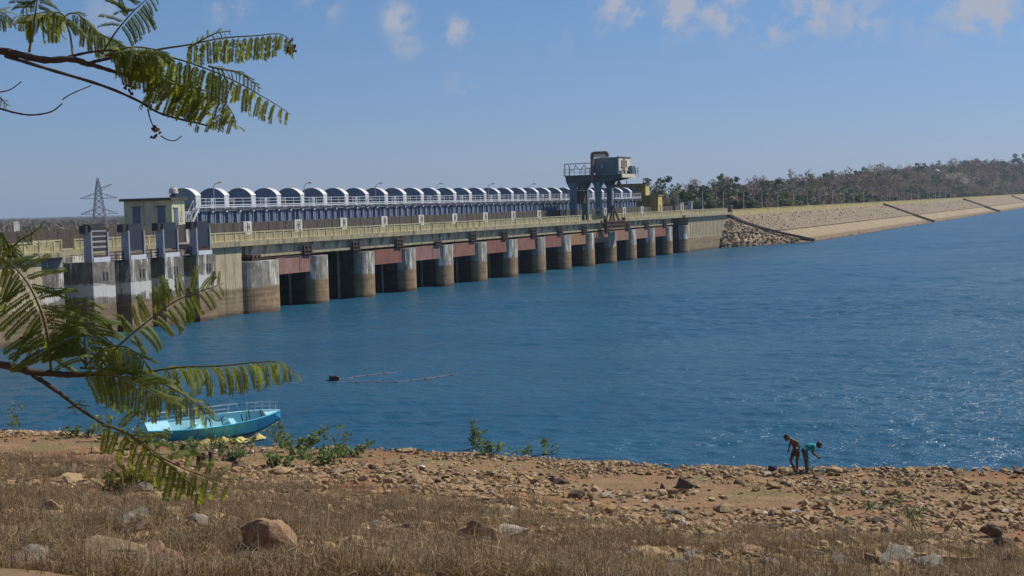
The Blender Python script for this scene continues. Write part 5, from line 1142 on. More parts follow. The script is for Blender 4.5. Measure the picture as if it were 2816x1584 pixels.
# short green growth on the damp strip near the water
n_ = 60000; x_ = rs.uniform(-27, 26, n_); y_ = np.interp(x_, SHX, SHY) - .6 - 8 * rs.rand(n_) ** 1.2; pa = fbm(x_, y_, .22, 63, 3) + .35 * fbm(x_, y_, 1.1, 64, 2); keepm = (pa > .10 - .10 * (x_ < 4)) & (rs.rand(n_) < np.clip((pa - .02) * 4, 0, 1)); x_, y_ = x_[keepm], y_[keepm]; nb = len(x_)
a = rs.rand(nb) * 6.283; h_ = .03 + .09 * rs.rand(nb); w = .006; b0 = np.stack([x_, y_, terrain(x_, y_) - .01], 1); wv_ = np.stack([np.cos(a), np.sin(a), 0 * a], 1) * w * 1.5; tip = b0 + np.stack([np.cos(a * 3) * h_ * .6, np.sin(a * 3) * h_ * .6, h_], 1)
V = np.stack([b0 - wv_, b0 + wv_, tip], 1).reshape(-1, 3); F = np.arange(3 * nb).reshape(nb, 3); M['greengrass'] = leafmat('short_green_grass', (0.13, 0.165, 0.045), (0.085, 0.12, 0.035), .3, 2.0)
tag(link('green_growth', npmesh('green_growth', V, F, M['greengrass'])), 'thin green growth in patches on the damp shore', None, None, 'stuff')
# taller dead weeds one can pick out
M['weed'] = plain('dead_weed_stalk', (0.33, 0.25, 0.15), (0.23, 0.16, 0.10), 6)
for i, (x, y, h_, lab) in enumerate(((1500, 1440, 150, 'tall pale single dead stalk in the middle of the grass'), (1165, 1340, 70, 'branched dead weed left of the broad sloping rock'), (1430, 1360, 90, 'dead weed right of the broad sloping rock'), (2235, 1435, 160, 'tall leaning dead weed right of the middle'),
        (2310, 1400, 130, 'pale forked dead weed behind the pale-rimmed rock'), (2100, 1400, 110, 'thin dark dead twig on the right shore'), (1160, 1440, 120, 'pale dead stalk leaning at the bottom centre'), (330, 1345, 150, 'thin grey dead sapling on the left slope'), (600, 1445, 110, 'grey dead stalk before the reddish boulder'), (2020, 1440, 100, 'brown dead weed at the bottom right of the middle'), (1860, 1420, 90, 'straw weed with many twigs in the right grass'), (780, 1430, 100, 'dead twiggy weed right of the reddish boulder'))):
    P = on_ground(x * k, min(y * k, 1560)); dd = (P - CAMP).dot(fwd); h = h_ * k / FOC * dd; r0 = thing('dead_weed', lab, 'dead weed', tuple(P)); mb = MB(); lean = rs.normal(0, .18)
    mb.tube([(0, 0, -.03), (lean * h * .4, 0, h * .5), (lean * h, .05, h)], [.008, .006, .003], 4); mb.build('stalk', M['weed'], r0); mb = MB()
    for j in range(7):
        z0 = h * (.25 + .1 * j); a_ = rs.rand() * 6.28; L = h * (.15 + .2 * rs.rand()); mb.tube([(lean * z0, 0, z0), (lean * z0 + math.cos(a_) * L * .6, math.sin(a_) * L * .6, z0 + L * .7), (lean * z0 + math.cos(a_) * L, math.sin(a_) * L, z0 + L * 1.2)], [.005, .004, .002], 4)
    mb.build('twig', M['weed'], r0)
# ------------------------------------------------------------------ flowering shrubs at the shore
rs = np.random.RandomState(41)
M['shrubleaf'] = leafmat('shrub_leaf_green', (0.185, 0.255, 0.090), (0.13, 0.195, 0.07), .5, 3.0); M['stem'] = plain('shrub_stem_pale', (0.30, 0.26, 0.17), (0.20, 0.17, 0.11), 5); M['petal'] = plain('pale_pink_petal', (0.72, 0.56, 0.70), (0.62, 0.46, 0.62), 9, rough=.6, bump=0)
M['weedyellow'] = leafmat('yellow_green_leaf', (0.26, 0.24, 0.03), (0.14, 0.17, 0.03), .3, 3.0)
fm = MB()
for j in range(5):
    a0 = j * 1.2566; fm.add([(0, 0, 0), (math.cos(a0 - .5) * .6, math.sin(a0 - .5) * .6, .35), (math.cos(a0) * .85, math.sin(a0) * .85, .3), (math.cos(a0 + .5) * .6, math.sin(a0 + .5) * .6, .35)], [(0, 1, 2, 3)])
fm.tube([(0, 0, -.5), (0, 0, 0)], [.1, .2], 5); flower_me = fm.mesh('flower', M['petal'])
def shrub(name, px, py, h_, w_, nst_, nleaf, nflow, label, leaf='shrubleaf', lean=0.0, group=None, lsize=.05, spread=1.0, base=None):
    P = on_ground(px, py); dd = (P - CAMP).dot(fwd); h = h_ * 1.0 / FOC * dd; w = w_ * 1.55 / FOC * dd; r0 = thing(name, label, 'shrub', tuple(P), 0, group); tips = []; mb = MB(); C = []
    for i in range(nst_):
        a = rs.rand() * 6.28; r = w * .5 * rs.rand() ** .5; ex = math.cos(a) * r + lean * h; ey = math.sin(a) * r * .5; hh = h * (.55 + .45 * rs.rand()); bx0, by0 = math.cos(a) * r * .3 * spread, math.sin(a) * r * .2
        pts = [Vector((bx0, by0, -.05)), Vector((bx0 + (ex - bx0) * .35 + rs.normal(0, .03), by0, hh * .5)), Vector((ex, ey, hh))]; mb.tube(pts, [.012, .008, .004], 4); tips.append(pts[-1])
        for j in range(max(2, nleaf // nst_)):
            u = 1 - rs.rand() ** 1.5 * .8; p_ = pts[0].lerp(pts[1], u * 2) if u < .5 else pts[1].lerp(pts[2], u * 2 - 1); C.append((p_.x + rs.normal(0, .10), p_.y + rs.normal(0, .10), max(.02, p_.z + rs.normal(0, .07))))
    mb.build('stem', M['stem'], r0); C = np.array(C); V, F = cards(C, lsize * (1 + .0 * w), rs, .5, 1.3); link('foliage', npmesh('foliage', V, F, M[leaf]), r0)
    for j in range(nflow):
        tp = tips[j % len(tips)] + Vector((rs.normal(0, .06), -.05, .03 + rs.rand() * .05)); o = link('flower', flower_me, r0, tp, (rs.normal(.5, .4), rs.normal(0, .4), rs.rand() * 6)); o.scale = (.055,) * 3
    return r0
G_ = 'pink-flowered shrubs along the shore'
for a in ((1190, 1135, 78, 60, 5, 70, 5, 'tall open shrub with pink flowers alone against the water', 'shrubleaf', .12), (1240, 1150, 42, 60, 6, 60, 1, 'low green shrub at the foot of the tall pink-flowered one'), (1378, 1152, 46, 34, 3, 26, 1, 'thin two-stemmed shrub with few leaves near the water'),
          (1318, 1148, 22, 40, 4, 30, 0, 'tiny green shrub between two taller ones'), (835, 1150, 84, 60, 5, 60, 1, 'tall airy shrub right of the boat, above the dense green ones', 'shrubleaf', .05), (712, 1135, 74, 44, 4, 60, 3, 'upright leafy shrub covering the boat bow', 'shrubleaf', -.05),
          (745, 1150, 60, 90, 9, 170, 3, 'bushy green shrub between the boat and the point'), (810, 1172, 50, 110, 10, 220, 0, 'dense dark green low shrub in front of the point'), (690, 1178, 45, 110, 9, 130, 1, 'sprawling green shrub left of the dense dark one'), (880, 1150, 38, 70, 6, 90, 0, 'small green shrub on the stony point'),
          (610, 1128, 34, 40, 4, 36, 2, 'leafy shrub before the middle of the boat'), (545, 1134, 34, 50, 5, 50, 2, 'leafy shrub before the boat, left of its middle'), (465, 1148, 44, 90, 8, 130, 4, 'wide flowering shrub below the boat stern'), (385, 1138, 62, 70, 8, 120, 4, 'tall flowering shrub at the boat stern'),
          (325, 1130, 60, 70, 7, 90, 3, 'flowering shrub left of the boat stern'), (270, 1110, 66, 70, 6, 60, 4, 'open pink-flowered shrub behind the slanting twig'), (200, 1100, 34, 90, 7, 70, 4, 'low pink-flowered shrub on the left shore'), (560, 1160, 28, 110, 8, 120, 2, 'low green spread of leaves above the three stumps'),
          (40, 1085, 76, 44, 4, 24, 0, 'thin yellowing plant at the left edge of the shore', 'weedyellow'), (290, 1235, 60, 110, 9, 130, 0, 'yellow-green weed on the brown left slope', 'weedyellow'), (350, 1225, 40, 70, 6, 70, 0, 'small yellow-green weed by the grey outcrop block', 'weedyellow')):
    x, y, h_, w_, ns_, nl, nf, lab = a[:8]; lf = a[8] if len(a) > 8 else 'shrubleaf'; ln_ = a[9] if len(a) > 9 else 0
    shrub('flowering_shrub' if nf else 'green_shrub', x * k, y * k, h_ * k, w_ * k, ns_, int(nl * 1.9), nf, lab, lf, ln_, G_ if nf else 'small green shrubs along the shore', .095)
# the nearer straggling shrub on the right
P = on_ground(2345 * k, 1370 * k); dd = (P - CAMP).dot(fwd); px1 = k / FOC * dd
r0 = thing('straggling_shrub', 'straggling shrub with bare arching stems and pink flowers on the right shore', 'shrub', tuple(P))
def loc(x, y, dy=0.0): return Vector(((x - 2345) * px1, dy, max(.03, (1370 - y) * px1 * 1.02 - .02)))
STEMS = [[(2345, 1370), (2380, 1320), (2395, 1270), (2420, 1215)], [(2345, 1370), (2300, 1330), (2275, 1270), (2225, 1245), (2170, 1235)], [(2340, 1368), (2310, 1310), (2290, 1270)], [(2345, 1370), (2250, 1310), (2180, 1292), (2120, 1312)], [(2345, 1370), (2330, 1340), (2320, 1300)], [(2345, 1370), (2230, 1290), (2140, 1250), (2110, 1235)]]
sm_ = MB(); C = []; tips = []
for i, st_ in enumerate(STEMS):
    q_ = [loc(x, y, (i - 2) * .12 * j) for j, (x, y) in enumerate(st_)]; sm_.tube(q_, [.016 - .003 * j for j in range(len(q_))], 5)
sm_.build('stem', M['stem'], r0)
for x, y, n_ in ((2130, 1245, 9), (2190, 1240, 16), (2260, 1245, 12), (2205, 1280, 14), (2280, 1290, 22), (2310, 1275, 14), (2135, 1305, 11), (2345, 1360, 14), (2240, 1262, 8), (2265, 1215, 6)):
    c_ = loc(x, y, rs.uniform(-.3, .3))
    for j in range(n_): C.append((c_.x + rs.normal(0, .10), c_.y + rs.normal(0, .08), max(.02, c_.z + rs.normal(0, .07))))
V, F = cards(np.array(C), .06, rs, .5, 1.4); link('foliage', npmesh('foliage', V, F, M['shrubleaf']), r0)
for x, y in ((2122, 1238), (2180, 1230), (2192, 1232), (2135, 1297), (2318, 1262), (2312, 1266)): o = link('flower', flower_me, r0, loc(x, y, -.1), (.6, .1, x)); o.scale = (.055,) * 3

# ------------------------------------------------------------------ stumps, litter, clothes
st0 = None
for i, (x, y, lab) in enumerate(((500, 1172, 'left of three old dark stumps on the shore'), (513, 1175, 'middle one of three old dark stumps on the shore'), (531, 1172, 'right one of three old dark stumps on the shore'))):
    P = on_ground(x * k, y * k); o = thing('stump', lab, 'stump', tuple(P), 0, 'old dark stumps')
    MB().tube([(0, 0, -.1), (.02, 0, .3), (.0, .02, .52)], [.12, .09, .10], 7).build('post', M['rustframe'], o); MB().tube([(0, .02, .50), (.01, .02, .56)], [.105, .08], 7).build('broken_top', M['bark'], o)
M['plastic'] = plain('white_plastic', (0.78, 0.78, 0.78), (0.68, 0.70, 0.73), 5, rough=.4, bump=0); M['cloth_navy'] = plain('navy_cloth', (0.018, 0.024, 0.055), (0.03, 0.035, 0.07), 6, rough=.9); M['bluebag'] = plain('blue_plastic', (0.12, 0.32, 0.62), (0.2, 0.4, 0.7), 6, rough=.4, bump=0)
def crumple(rs, m, n=1): 
    me = big_rock(rs, .5, 16, 2, .16, 3.2); me.materials.clear(); me.materials.append(m); return me
cm = crumple(rs, M['plastic'])
for x, y, w_, lab in ((1062, 1176, 16, 'crumpled white plastic bag on the green-tinged shore'), (1488, 1176, 20, 'white plastic bag at the water edge'), (1028, 1193, 9, 'scrap of white plastic in front of the tall pink-flowered shrub'), (2060, 1398, 22, 'white wrapper in the right grass') , (1195, 1188, 12, 'pale flat plastic scrap on the stony shore'), (75, 1090, 24, 'white plastic sheet scrap on the left shore'), (1490, 1184, 12, 'small white scrap below the white plastic bag'), (1920, 1184, 12, 'white scrap beside the pale squared block')):
    P = on_ground(x * k, y * k); s_ = w_ * k / FOC * (P - CAMP).dot(fwd); o = link('plastic_scrap', cm, None, P + Vector((0, 0, s_ * .12)), (0, 0, x)); o.scale = (s_, s_ * .7, s_ * .8); tag(o, lab, 'plastic litter', 'white plastic litter')
P = on_ground(2000 * k, 1291 * k); wr = thing('wrapper', 'small blue and white wrapper on the bare soil', 'wrapper', tuple(P)); MB().prism([(-.1, 0), (.12, .02), (.1, .09), (-.06, .12)], 'z', .02, .06).build('sheet', M['plastic'], wr); MB().prism([(0.02, .0), (.18, .03), (.16, .08), (.03, .07)], 'z', .062, .08).build('label_side', M['bluebag'], wr)
P = on_ground(1943 * k, 1189 * k); cp = thing('clothes_pile', 'heap of navy and white clothes beside the flat-topped tan rock', 'clothes', tuple(P))
me = crumple(rs, M['cloth_navy']); o = link('navy_cloth', me, cp, (0, .05, .14)); o.scale = (.42, .3, .5); me = crumple(rs, M['plastic']); o = link('white_cloth', me, cp, (.17, -.1, .09)); o.scale = (.2, .16, .28)
P = on_z(2428 , 1286, .05); pl_ = thing('plank', 'pale driftwood piece floating just off the shore', 'driftwood', tuple(P)); MB().prism([(-.2, 0), (.2, .02), (.19, .08), (-.17, .07)], 'y', -.06, .06).build('wood', M['white'], pl_)

# ------------------------------------------------------------------ two people at the water's edge
def capsule(mb, a, b, ra, rb, k_=10):
    a = Vector(a); b = Vector(b); t = b - a; L = max(t.length, 1e-4); t = t / L; pts = []; rr = []
    for q in (-1, -.8, -.45): pts.append(a + t * ra * q); rr.append(max(.001, ra * math.sqrt(1 - q * q)) if q > -1 else .002)
    pts.append(a); rr.append(ra); pts.append(b); rr.append(rb)
    for q in (.45, .8, 1): pts.append(b + t * rb * q); rr.append(max(.001, rb * math.sqrt(1 - q * q)) if q < 1 else .002)
    mb.tube(pts, rr, k_)
def fuse(name, caps, vox, m, parent, it=3):
    mb = MB()
    for c_ in caps: capsule(mb, *c_)
    me = bpy.data.meshes.new('tmp'); me.from_pydata(mb.v, [], mb.f); bm = bmesh.new(); bm.from_mesh(me); bmesh.ops.recalc_face_normals(bm, faces=bm.faces); bm.to_mesh(me); bm.free()
    o = bpy.data.objects.new('tmp', me); COL.objects.link(o); r = o.modifiers.new('r', 'REMESH'); r.mode = 'VOXEL'; r.voxel_size = vox; s_ = o.modifiers.new('s', 'SMOOTH'); s_.factor = .5; s_.iterations = it
    dg = bpy.context.evaluated_depsgraph_get(); dg.update(); out = bpy.data.meshes.new_from_object(o.evaluated_get(dg)); bpy.data.objects.remove(o); out.materials.clear(); out.materials.append(m)
    out.polygons.foreach_set('use_smooth', [True] * len(out.polygons)); out.update(); out.name = name; return link(name, out, parent)
M['skin'] = plain('brown_skin', (0.105, 0.052, 0.033), (0.085, 0.043, 0.028), 6, rough=.55, bump=0); M['hair'] = plain('black_hair', (0.012, 0.011, 0.011), (0.02, 0.018, 0.017), 40, rough=.5); M['trunks'] = plain('wet_dark_trunks', (0.035, 0.028, 0.03), (0.025, 0.02, 0.022), 8, rough=.5)
M['shirt'] = plain('teal_tshirt', (0.010, 0.31, 0.33), (0.008, 0.25, 0.27), 7, rough=.8); M['jeans'] = plain('grey_blue_jeans', (0.085, 0.095, 0.115), (0.055, 0.062, 0.08), 7, rough=.85, streak=(0.15, 0.16, 0.18)); M['eye'] = plain('dark_eye', (0.02, 0.015, 0.012), None, 9, rough=.2, bump=0)
def hand(w, d, n_, curl, side=1, s=1.0):
    """palm, four unequal bent fingers and a thumb; w wrist, d pointing direction, n_ palm normal"""
    w = Vector(w); d = Vector(d).normalized(); n_ = (Vector(n_) - d * Vector(n_).dot(d)).normalized(); u = d.cross(n_) * side; c_ = [(w, w + d * .035 * s, .018 * s, .022 * s)]
    for o_ in (-.018, 0, .018): c_.append((w + d * .02 * s + u * o_ * s, w + d * .065 * s + u * o_ * s, .013 * s, .012 * s))
    for o_, L in ((-.026, .052), (-.009, .064), (.009, .060), (.026, .048)):
        b0_ = w + d * .07 * s + u * o_ * s; b1 = b0_ + (d * math.cos(curl) + n_ * math.sin(curl)) * L * .5 * s; b2 = b1 + (d * math.cos(curl * 2) + n_ * math.sin(curl * 2)) * L * .5 * s
        c_ += [(b0_, b1, .0095 * s, .009 * s), (b1, b2, .009 * s, .0075 * s)]
    t0_ = w + d * .02 * s - u * .024 * s; t1 = t0_ + (d * .7 - u * .6 + n_ * .35).normalized() * .034 * s; c_ += [(t0_, t1, .012 * s, .0105 * s), (t1, t1 + (d * .9 + n_ * .4).normalized() * .026 * s, .0105 * s, .009 * s)]
    return c_
def head(c0, f, up_, r=.098):
    """head centre, facing direction, up"""
    c0 = Vector(c0); f = Vector(f).normalized(); up_ = (Vector(up_) - f * Vector(up_).dot(f)).normalized(); sd_ = f.cross(up_); R_ = r / .098
    caps = [(c0 + up_ * .025 - f * .02, c0 + up_ * .02 + f * .02, .092 * R_, .085 * R_), (c0 - up_ * .03 + f * .02, c0 - up_ * .085 + f * .045, .072 * R_, .042 * R_), (c0 + f * .088 + up_ * .005, c0 + f * .108 - up_ * .03, .012, .017), (c0 + f * .08 - up_ * .065 - sd_ * .018, c0 + f * .08 - up_ * .065 + sd_ * .018, .012, .012),
            (c0 + f * .082 + up_ * .03 - sd_ * .04, c0 + f * .082 + up_ * .03 + sd_ * .04, .013, .013)]
    for q in (-1, 1): caps += [(c0 + sd_ * q * .088 - f * .01 + up_ * .012, c0 + sd_ * q * .094 - f * .015 - up_ * .03, .016, .013)]
    hair_ = [(c0 + up_ * .05 - f * .03, c0 + up_ * .048 + f * .018, .091 * R_, .082 * R_), (c0 + up_ * .02 - f * .045, c0 - up_ * .02 - f * .045, .078, .066), (c0 + up_ * .068 + f * .055 - sd_ * .035, c0 + up_ * .068 + f * .055 + sd_ * .035, .034, .034)]
    eyes = [c0 + f * .084 + up_ * .01 + sd_ * q * .034 for q in (-1, 1)]; return caps, hair_, eyes
def person(label, base, segs, hd, hands_, clothes, pal):
    r0 = thing('person', label, 'person', tuple(base)); hc, hh_, ey = head(*hd); caps = list(segs) + hc
    for h_ in hands_: caps += hand(*h_)
    b_ = fuse('body', caps, .0085, M['skin'], r0); fuse('hair', hh_, .012, M['hair'], r0, 2)
    for e_ in ey: 
        mb = MB(); capsule(mb, e_, e_ + Vector((0, 0, .001)), .009, .009, 8); mb.build('eye', M['eye'], r0, True)
    for nm, cs, mt in clothes: fuse(nm, cs, .011, M[mt], r0, 2)
    return r0
u_ = .00216
def zp(x0, y0): return lambda x, y, d=0.0: (((x - x0) * u_), d, (y0 - y) * u_)
B = on_ground(2185, 1304); B.z = th(B.x, B.y) + .0
z = zp(870, 1000)
segs = [(z(895, 590, -.07), z(895, 590, .07), .095, .095), (z(893, 585), z(885, 520), .105, .098), (z(885, 520), z(868, 450), .10, .115), (z(870, 435, -.09), z(862, 425, .09), .075, .07), (z(865, 440), z(830, 395), .085, .055), (z(835, 400), z(790, 375), .05, .047),
        (z(880, 420, -.15), z(900, 430, -.16), .055, .05), (z(900, 430, -.16), z(945, 520, -.17), .047, .036), (z(945, 520, -.17), z(900, 615, -.19), .037, .026), (z(830, 425, .15), z(808, 520, .19), .048, .036), (z(808, 520, .19), z(780, 610, .16), .036, .026), (z(860, 420, 0), z(835, 425, .14), .06, .055), (z(865, 425, 0), z(885, 420, -.14), .06, .055),
        (z(880, 600, .08), z(835, 700, .08), .085, .066), (z(835, 700, .08), z(808, 770, .07), .064, .052), (z(808, 770, .07), z(850, 870, .06), .05, .046), (z(850, 870, .06), z(886, 960, .05), .045, .032), (z(893, 968, .05), z(845, 990, .02), .03, .022),
        (z(915, 610, -.08), z(915, 700, -.08), .085, .066), (z(915, 700, -.08), z(905, 785, -.09), .064, .05), (z(905, 785, -.09), z(912, 870, -.07), .05, .044), (z(912, 870, -.07), z(903, 962, -.06), .043, .032), (z(908, 970, -.06), z(858, 992, -.1), .03, .022)]
trunks = [(z(897, 572, -.07), z(897, 572, .07), .108, .108), (z(897, 600, -.06), z(897, 600, .06), .108, .108), (z(885, 600, .08), z(855, 665, .08), .098, .086), (z(917, 605, -.08), z(917, 668, -.08), .098, .085)]
person('person in dark trunks, bare-backed, looking down at the water edge', B, segs, (z(742, 362), (-.85, -.15, -.55), (-.35, 0, 1)), [(z(900, 615, -.19), (-.5, 0, -1), (-.6, .6, 0), .5, 1, 1.0), (z(780, 610, .16), (-.35, 0, -1), (.6, -.6, 0), .5, -1, 1.0)], [('trunks', trunks, 'trunks')], None)
B = on_ground(2217, 1301); z = zp(1060, 975)
segs = [(z(1035, 580, -.07), z(1035, 580, .07), .095, .095), (z(1045, 570), z(1100, 520), .105, .105), (z(1100, 520), z(1180, 500), .108, .10), (z(1185, 500, -.1), z(1185, 495, .1), .07, .07), (z(1195, 495), z(1250, 495), .05, .047),
        (z(1185, 520, -.13), z(1165, 615, -.15), .046, .037), (z(1165, 615, -.15), z(1250, 685, -.10), .036, .027), (z(1195, 520, .13), z(1180, 610, .14), .046, .037), (z(1180, 610, .14), z(1262, 680, .05), .036, .027), (z(1185, 510, 0), z(1185, 515, -.13), .06, .055), (z(1190, 505, 0), z(1195, 515, .13), .06, .055),
        (z(1030, 600, -.08), z(1052, 765, -.09), .09, .058), (z(1052, 765, -.09), z(1066, 945, -.08), .055, .036), (z(1068, 955, -.08), z(1105, 970, -.1), .03, .022), (z(1055, 600, .08), z(1085, 770, .09), .09, .058), (z(1085, 770, .09), z(1095, 930, .09), .055, .036), (z(1098, 940, .09), z(1138, 962, .08), .03, .022)]
shirt = [(z(1048, 566, -.05), z(1048, 566, .05), .115, .115), (z(1050, 560), z(1110, 512), .122, .126), (z(1110, 512), z(1185, 497), .128, .108), (z(1188, 500, -.1), z(1188, 495, .1), .085, .085), (z(1188, 505, -.13), z(1178, 565, -.145), .068, .07), (z(1195, 505, .13), z(1188, 565, .14), .068, .07), (z(1195, 495), z(1218, 494), .075, .066)]
jeans = [(z(1032, 580, -.07), z(1032, 580, .07), .108, .108), (z(1030, 600, -.08), z(1052, 765, -.09), .103, .074), (z(1052, 765, -.09), z(1065, 930, -.08), .072, .058), (z(1055, 600, .08), z(1085, 770, .09), .103, .074), (z(1085, 770, .09), z(1095, 915, .09), .072, .058)]
p2 = person('stooping person in teal T-shirt and grey jeans, holding a dark wet cloth', B, segs, (z(1290, 488), (.75, -.1, -.7), (.55, 0, .8)), [(z(1250, 685, -.10), (1, .1, -.25), (0, .8, -.5), .7, 1, 1.0), (z(1262, 680, .05), (1, -.1, -.25), (0, -.8, -.5), .7, -1, 1.0)], [('tshirt', shirt, 'shirt'), ('jeans', jeans, 'jeans')], None)
cw = thing('wet_cloth', 'dark wet cloth in the stooping person hands', 'cloth', tuple(B + Vector(z(1285, 712, -.02)))); me = crumple(rs, M['trunks']); o = link('cloth', me, cw); o.scale = (.19, .13, .2); o.rotation_euler = (0, .3, 0)

# ------------------------------------------------------------------ feathery branches reaching in from the left, close to the camera
rs = np.random.RandomState(57)
M['frond'] = leafmat('feathery_leaflet', (0.115, 0.160, 0.026), (0.076, 0.120, 0.020), .46, 9.0, (0.36, 0.40, 0.035)); M['rachis'] = plain('leaf_stalk_green', (0.16, 0.15, 0.035), (0.11, 0.10, 0.03), 30, bump=0); M['twig'] = plain('dark_branch_bark', (0.085, 0.062, 0.045), (0.05, 0.038, 0.03), 60); M['pod'] = plain('dry_purple_flower_head', (0.09, 0.035, 0.045), (0.06, 0.03, 0.03), 40)
def pinna_mesh(rs, npair, curve, gap):
    vs = []; fs = []
    def pt(x): return np.array((x - .18 * curve * x ** 3, 0, -curve * .5 * x ** 2))
    for i in range(npair):
        x = .06 + .94 * (i + .5) / npair; c0 = pt(x); tn = pt(min(1, x + .02)) - pt(x - .02); tn /= np.linalg.norm(tn)
        for sgn in (-1, 1):
            if rs.rand() < gap: continue
            L = .15 * (1 - .45 * abs(x - .45) ** 1.5) * (.85 + .3 * rs.rand()); wd = .034; lat = np.array((0, sgn, 0)); drp = np.array((0, 0, -.25 - .3 * rs.rand())); d_ = lat * .9 + tn * (.42 + .2 * rs.rand()) + drp; d_ /= np.linalg.norm(d_)
            b = len(vs); vs += [c0, c0 + d_ * L * .45 + tn * wd, c0 + d_ * L, c0 + d_ * L * .5 - tn * wd]; fs.append((b, b + 1, b + 2, b + 3))
    n = 7; b = len(vs)
    for i in range(n + 1): c0 = pt(i / n); vs += [c0 + np.array((0, -.009, .004)), c0 + np.array((0, .009, .004))]
    for i in range(n): fs.append((b + 2 * i, b + 2 * i + 2, b + 2 * i + 3, b + 2 * i + 1))
    return npmesh('pinna', np.array(vs), np.array(fs), M['frond'])
PIN = [pinna_mesh(rs, 21, c_, g_) for c_, g_ in ((.25, .02), (.5, .03), (.8, .05), (1.1, .06), (.45, .18), (.9, .3))]
def catmull(P, n):
    P = [P[0] * 2 - P[1]] + list(P) + [P[-1] * 2 - P[-2]]; out = []
    for i in range(1, len(P) - 2):
        for j in range(n): t_ = j / n; p0, p1, p2_, p3 = P[i - 1:i + 3]; out.append(.5 * ((2 * p1) + (p2_ - p0) * t_ + (2 * p0 - 5 * p1 + 4 * p2_ - p3) * t_ ** 2 + (3 * p1 - p0 - 3 * p2_ + p3) * t_ ** 3))
    out.append(P[-2]); return out
def at(x, y, dep): return CAMP + ray(x, y) * dep
def frond(tree, cv, pts, d0, d1, plen, npair, mode, droop=.5, u0=.2, fwdk=.5, both=1.0, lens=None, variants=(0, 1, 2), rr=.0022):
    npair = int(npair * (1.2 if tree is TA else 1.12) + .5)
    P = [at(*cv(x, y), d0 + (d1 - d0) * i / (len(pts) - 1)) for i, (x, y) in enumerate(pts)]; C = catmull(P, 10); L = [0]
    for a, b in zip(C, C[1:]): L.append(L[-1] + (b - a).length)
    o0 = C[0]; fr = MB().tube([c_ - o0 for c_ in C], [rr * (1 - .7 * l / L[-1]) for l in L], 5).build('frond', M['rachis'], tree, True, o0 - tree.location)
    down = Vector((0, 0, -1))
    for i in range(npair):
        u = u0 + (1 - u0) * (i + .3) / npair; tl = u * L[-1]; j = max(1, min(len(L) - 1, int(np.searchsorted(L, tl)))); f_ = (tl - L[j - 1]) / max(1e-6, L[j] - L[j - 1]); c_ = C[j - 1].lerp(C[j], f_); tn = (C[j] - C[j - 1]).normalized()
        dep = (c_ - CAMP).dot(fwd); view = (c_ - CAMP).normalized(); ip = tn.cross(view).normalized()
        for sgn in (-1, 1):
            if both < 1 and sgn > 0 and rs.rand() > both: continue
            if mode == 'face': side = ip * sgn; nrm = -view
            elif mode == 'edge': side = (view * sgn * .8 + ip * .25 * rs.normal()).normalized(); nrm = Vector((0, 0, 1))
            else: side = (ip * sgn * .75 + view * .6 * rs.choice([-1, 1])).normalized(); nrm = (Vector((0, 0, .8)) - view * .5)
            d_ = (tn * (fwdk + rs.normal(0, .16)) + side * (1.0 + rs.normal(0, .12)) + down * (droop * (1 + rs.normal(0, .2))) + ip * rs.normal(0, .1)).normalized(); prof = (.72 + .28 * math.sin(math.pi * min(1, (u - u0) / (1 - u0) * .9 + .15))) * (1 - .45 * max(0, u - .8) / .2)
            ln_ = plen * dep / FOC * prof * (.88 + .24 * rs.rand()); y_ = nrm.cross(d_).normalized(); z_ = d_.cross(y_).normalized()
            if z_.z < 0 and mode == 'face' : z_ = z_; 
            if mode == 'face' and abs(d_.z) < .9:
                # let the pinna sag towards the ground within its own plane
                zz_ = (Vector((0, 0, 1)) * .75 - view * .65); y_ = zz_.cross(d_).normalized(); z_ = d_.cross(y_).normalized()
            o = link('pinna', PIN[int(rs.choice(variants))], fr); Mx = Matrix((d_, y_, z_)).transposed().to_4x4(); Mx.translation = c_ - o0; o.matrix_basis = Mx @ Matrix.Diagonal((ln_, ln_ * (.95 + .2 * rs.rand()), ln_, 1))
    return fr
def branch(tree, cv, pts, d0, d1, r0_, r1_, nm='branch', m='twig'):
    P = [at(*cv(x, y), d0 + (d1 - d0) * i / max(1, len(pts) - 1)) for i, (x, y) in enumerate(pts)]; C = catmull(P, 5); n = len(C)
    return MB().tube([c_ - tree.location for c_ in C], [(r0_ + (r1_ - r0_) * i / (n - 1)) * (1 + .12 * math.sin(i * 2.3)) for i in range(n)], 7).build(nm, M[m], tree, True)
cA = lambda x, y: (x / 2.862, y / 2.862)
cB = lambda x, y: (x / 1.811, 600 + y / 1.811)
def sapling(label, x, y, ztop):
    g = th(x, y); t_ = thing('feathery_tree', label, 'tree', (x, y, g)); MB().tube([(0, 0, -.2), (.03, .02, (ztop - g) * .5), (-.02, .04, ztop - g), (-.1, .1, ztop - g + .7)], [.05, .042, .03, .015], 9).build('trunk', M['twig'], t_, True); return t_
TA = sapling('feathery-leaved tree whose upper branch hangs across the sky', -1.62, 2.45, 11.1); DA = 2.45
pA = at(0, 400 / 2.862, DA)
branch(TA, cA, [(-1850, 200), (-700, 300), (0, 400), (130, 425), (350, 472), (560, 465), (700, 508)], DA, DA, .0085, .0055); branch(TA, cA, [(690, 500), (820, 540), (980, 590), (1120, 640)], DA, DA, .0045, .0025, 'twig'); branch(TA, cA, [(40, 440), (350, 535), (800, 672), (1080, 790), (1280, 900), (1640, 990)], DA, DA - .05, .0035, .0016, 'twig')
branch(TA, cA, [(470, 470), (600, 432), (740, 405), (900, 393)], DA, DA, .0032, .002, 'twig'); branch(TA, cA, [(690, 505), (760, 480), (860, 460), (960, 430)], DA, DA, .004, .002, 'twig')
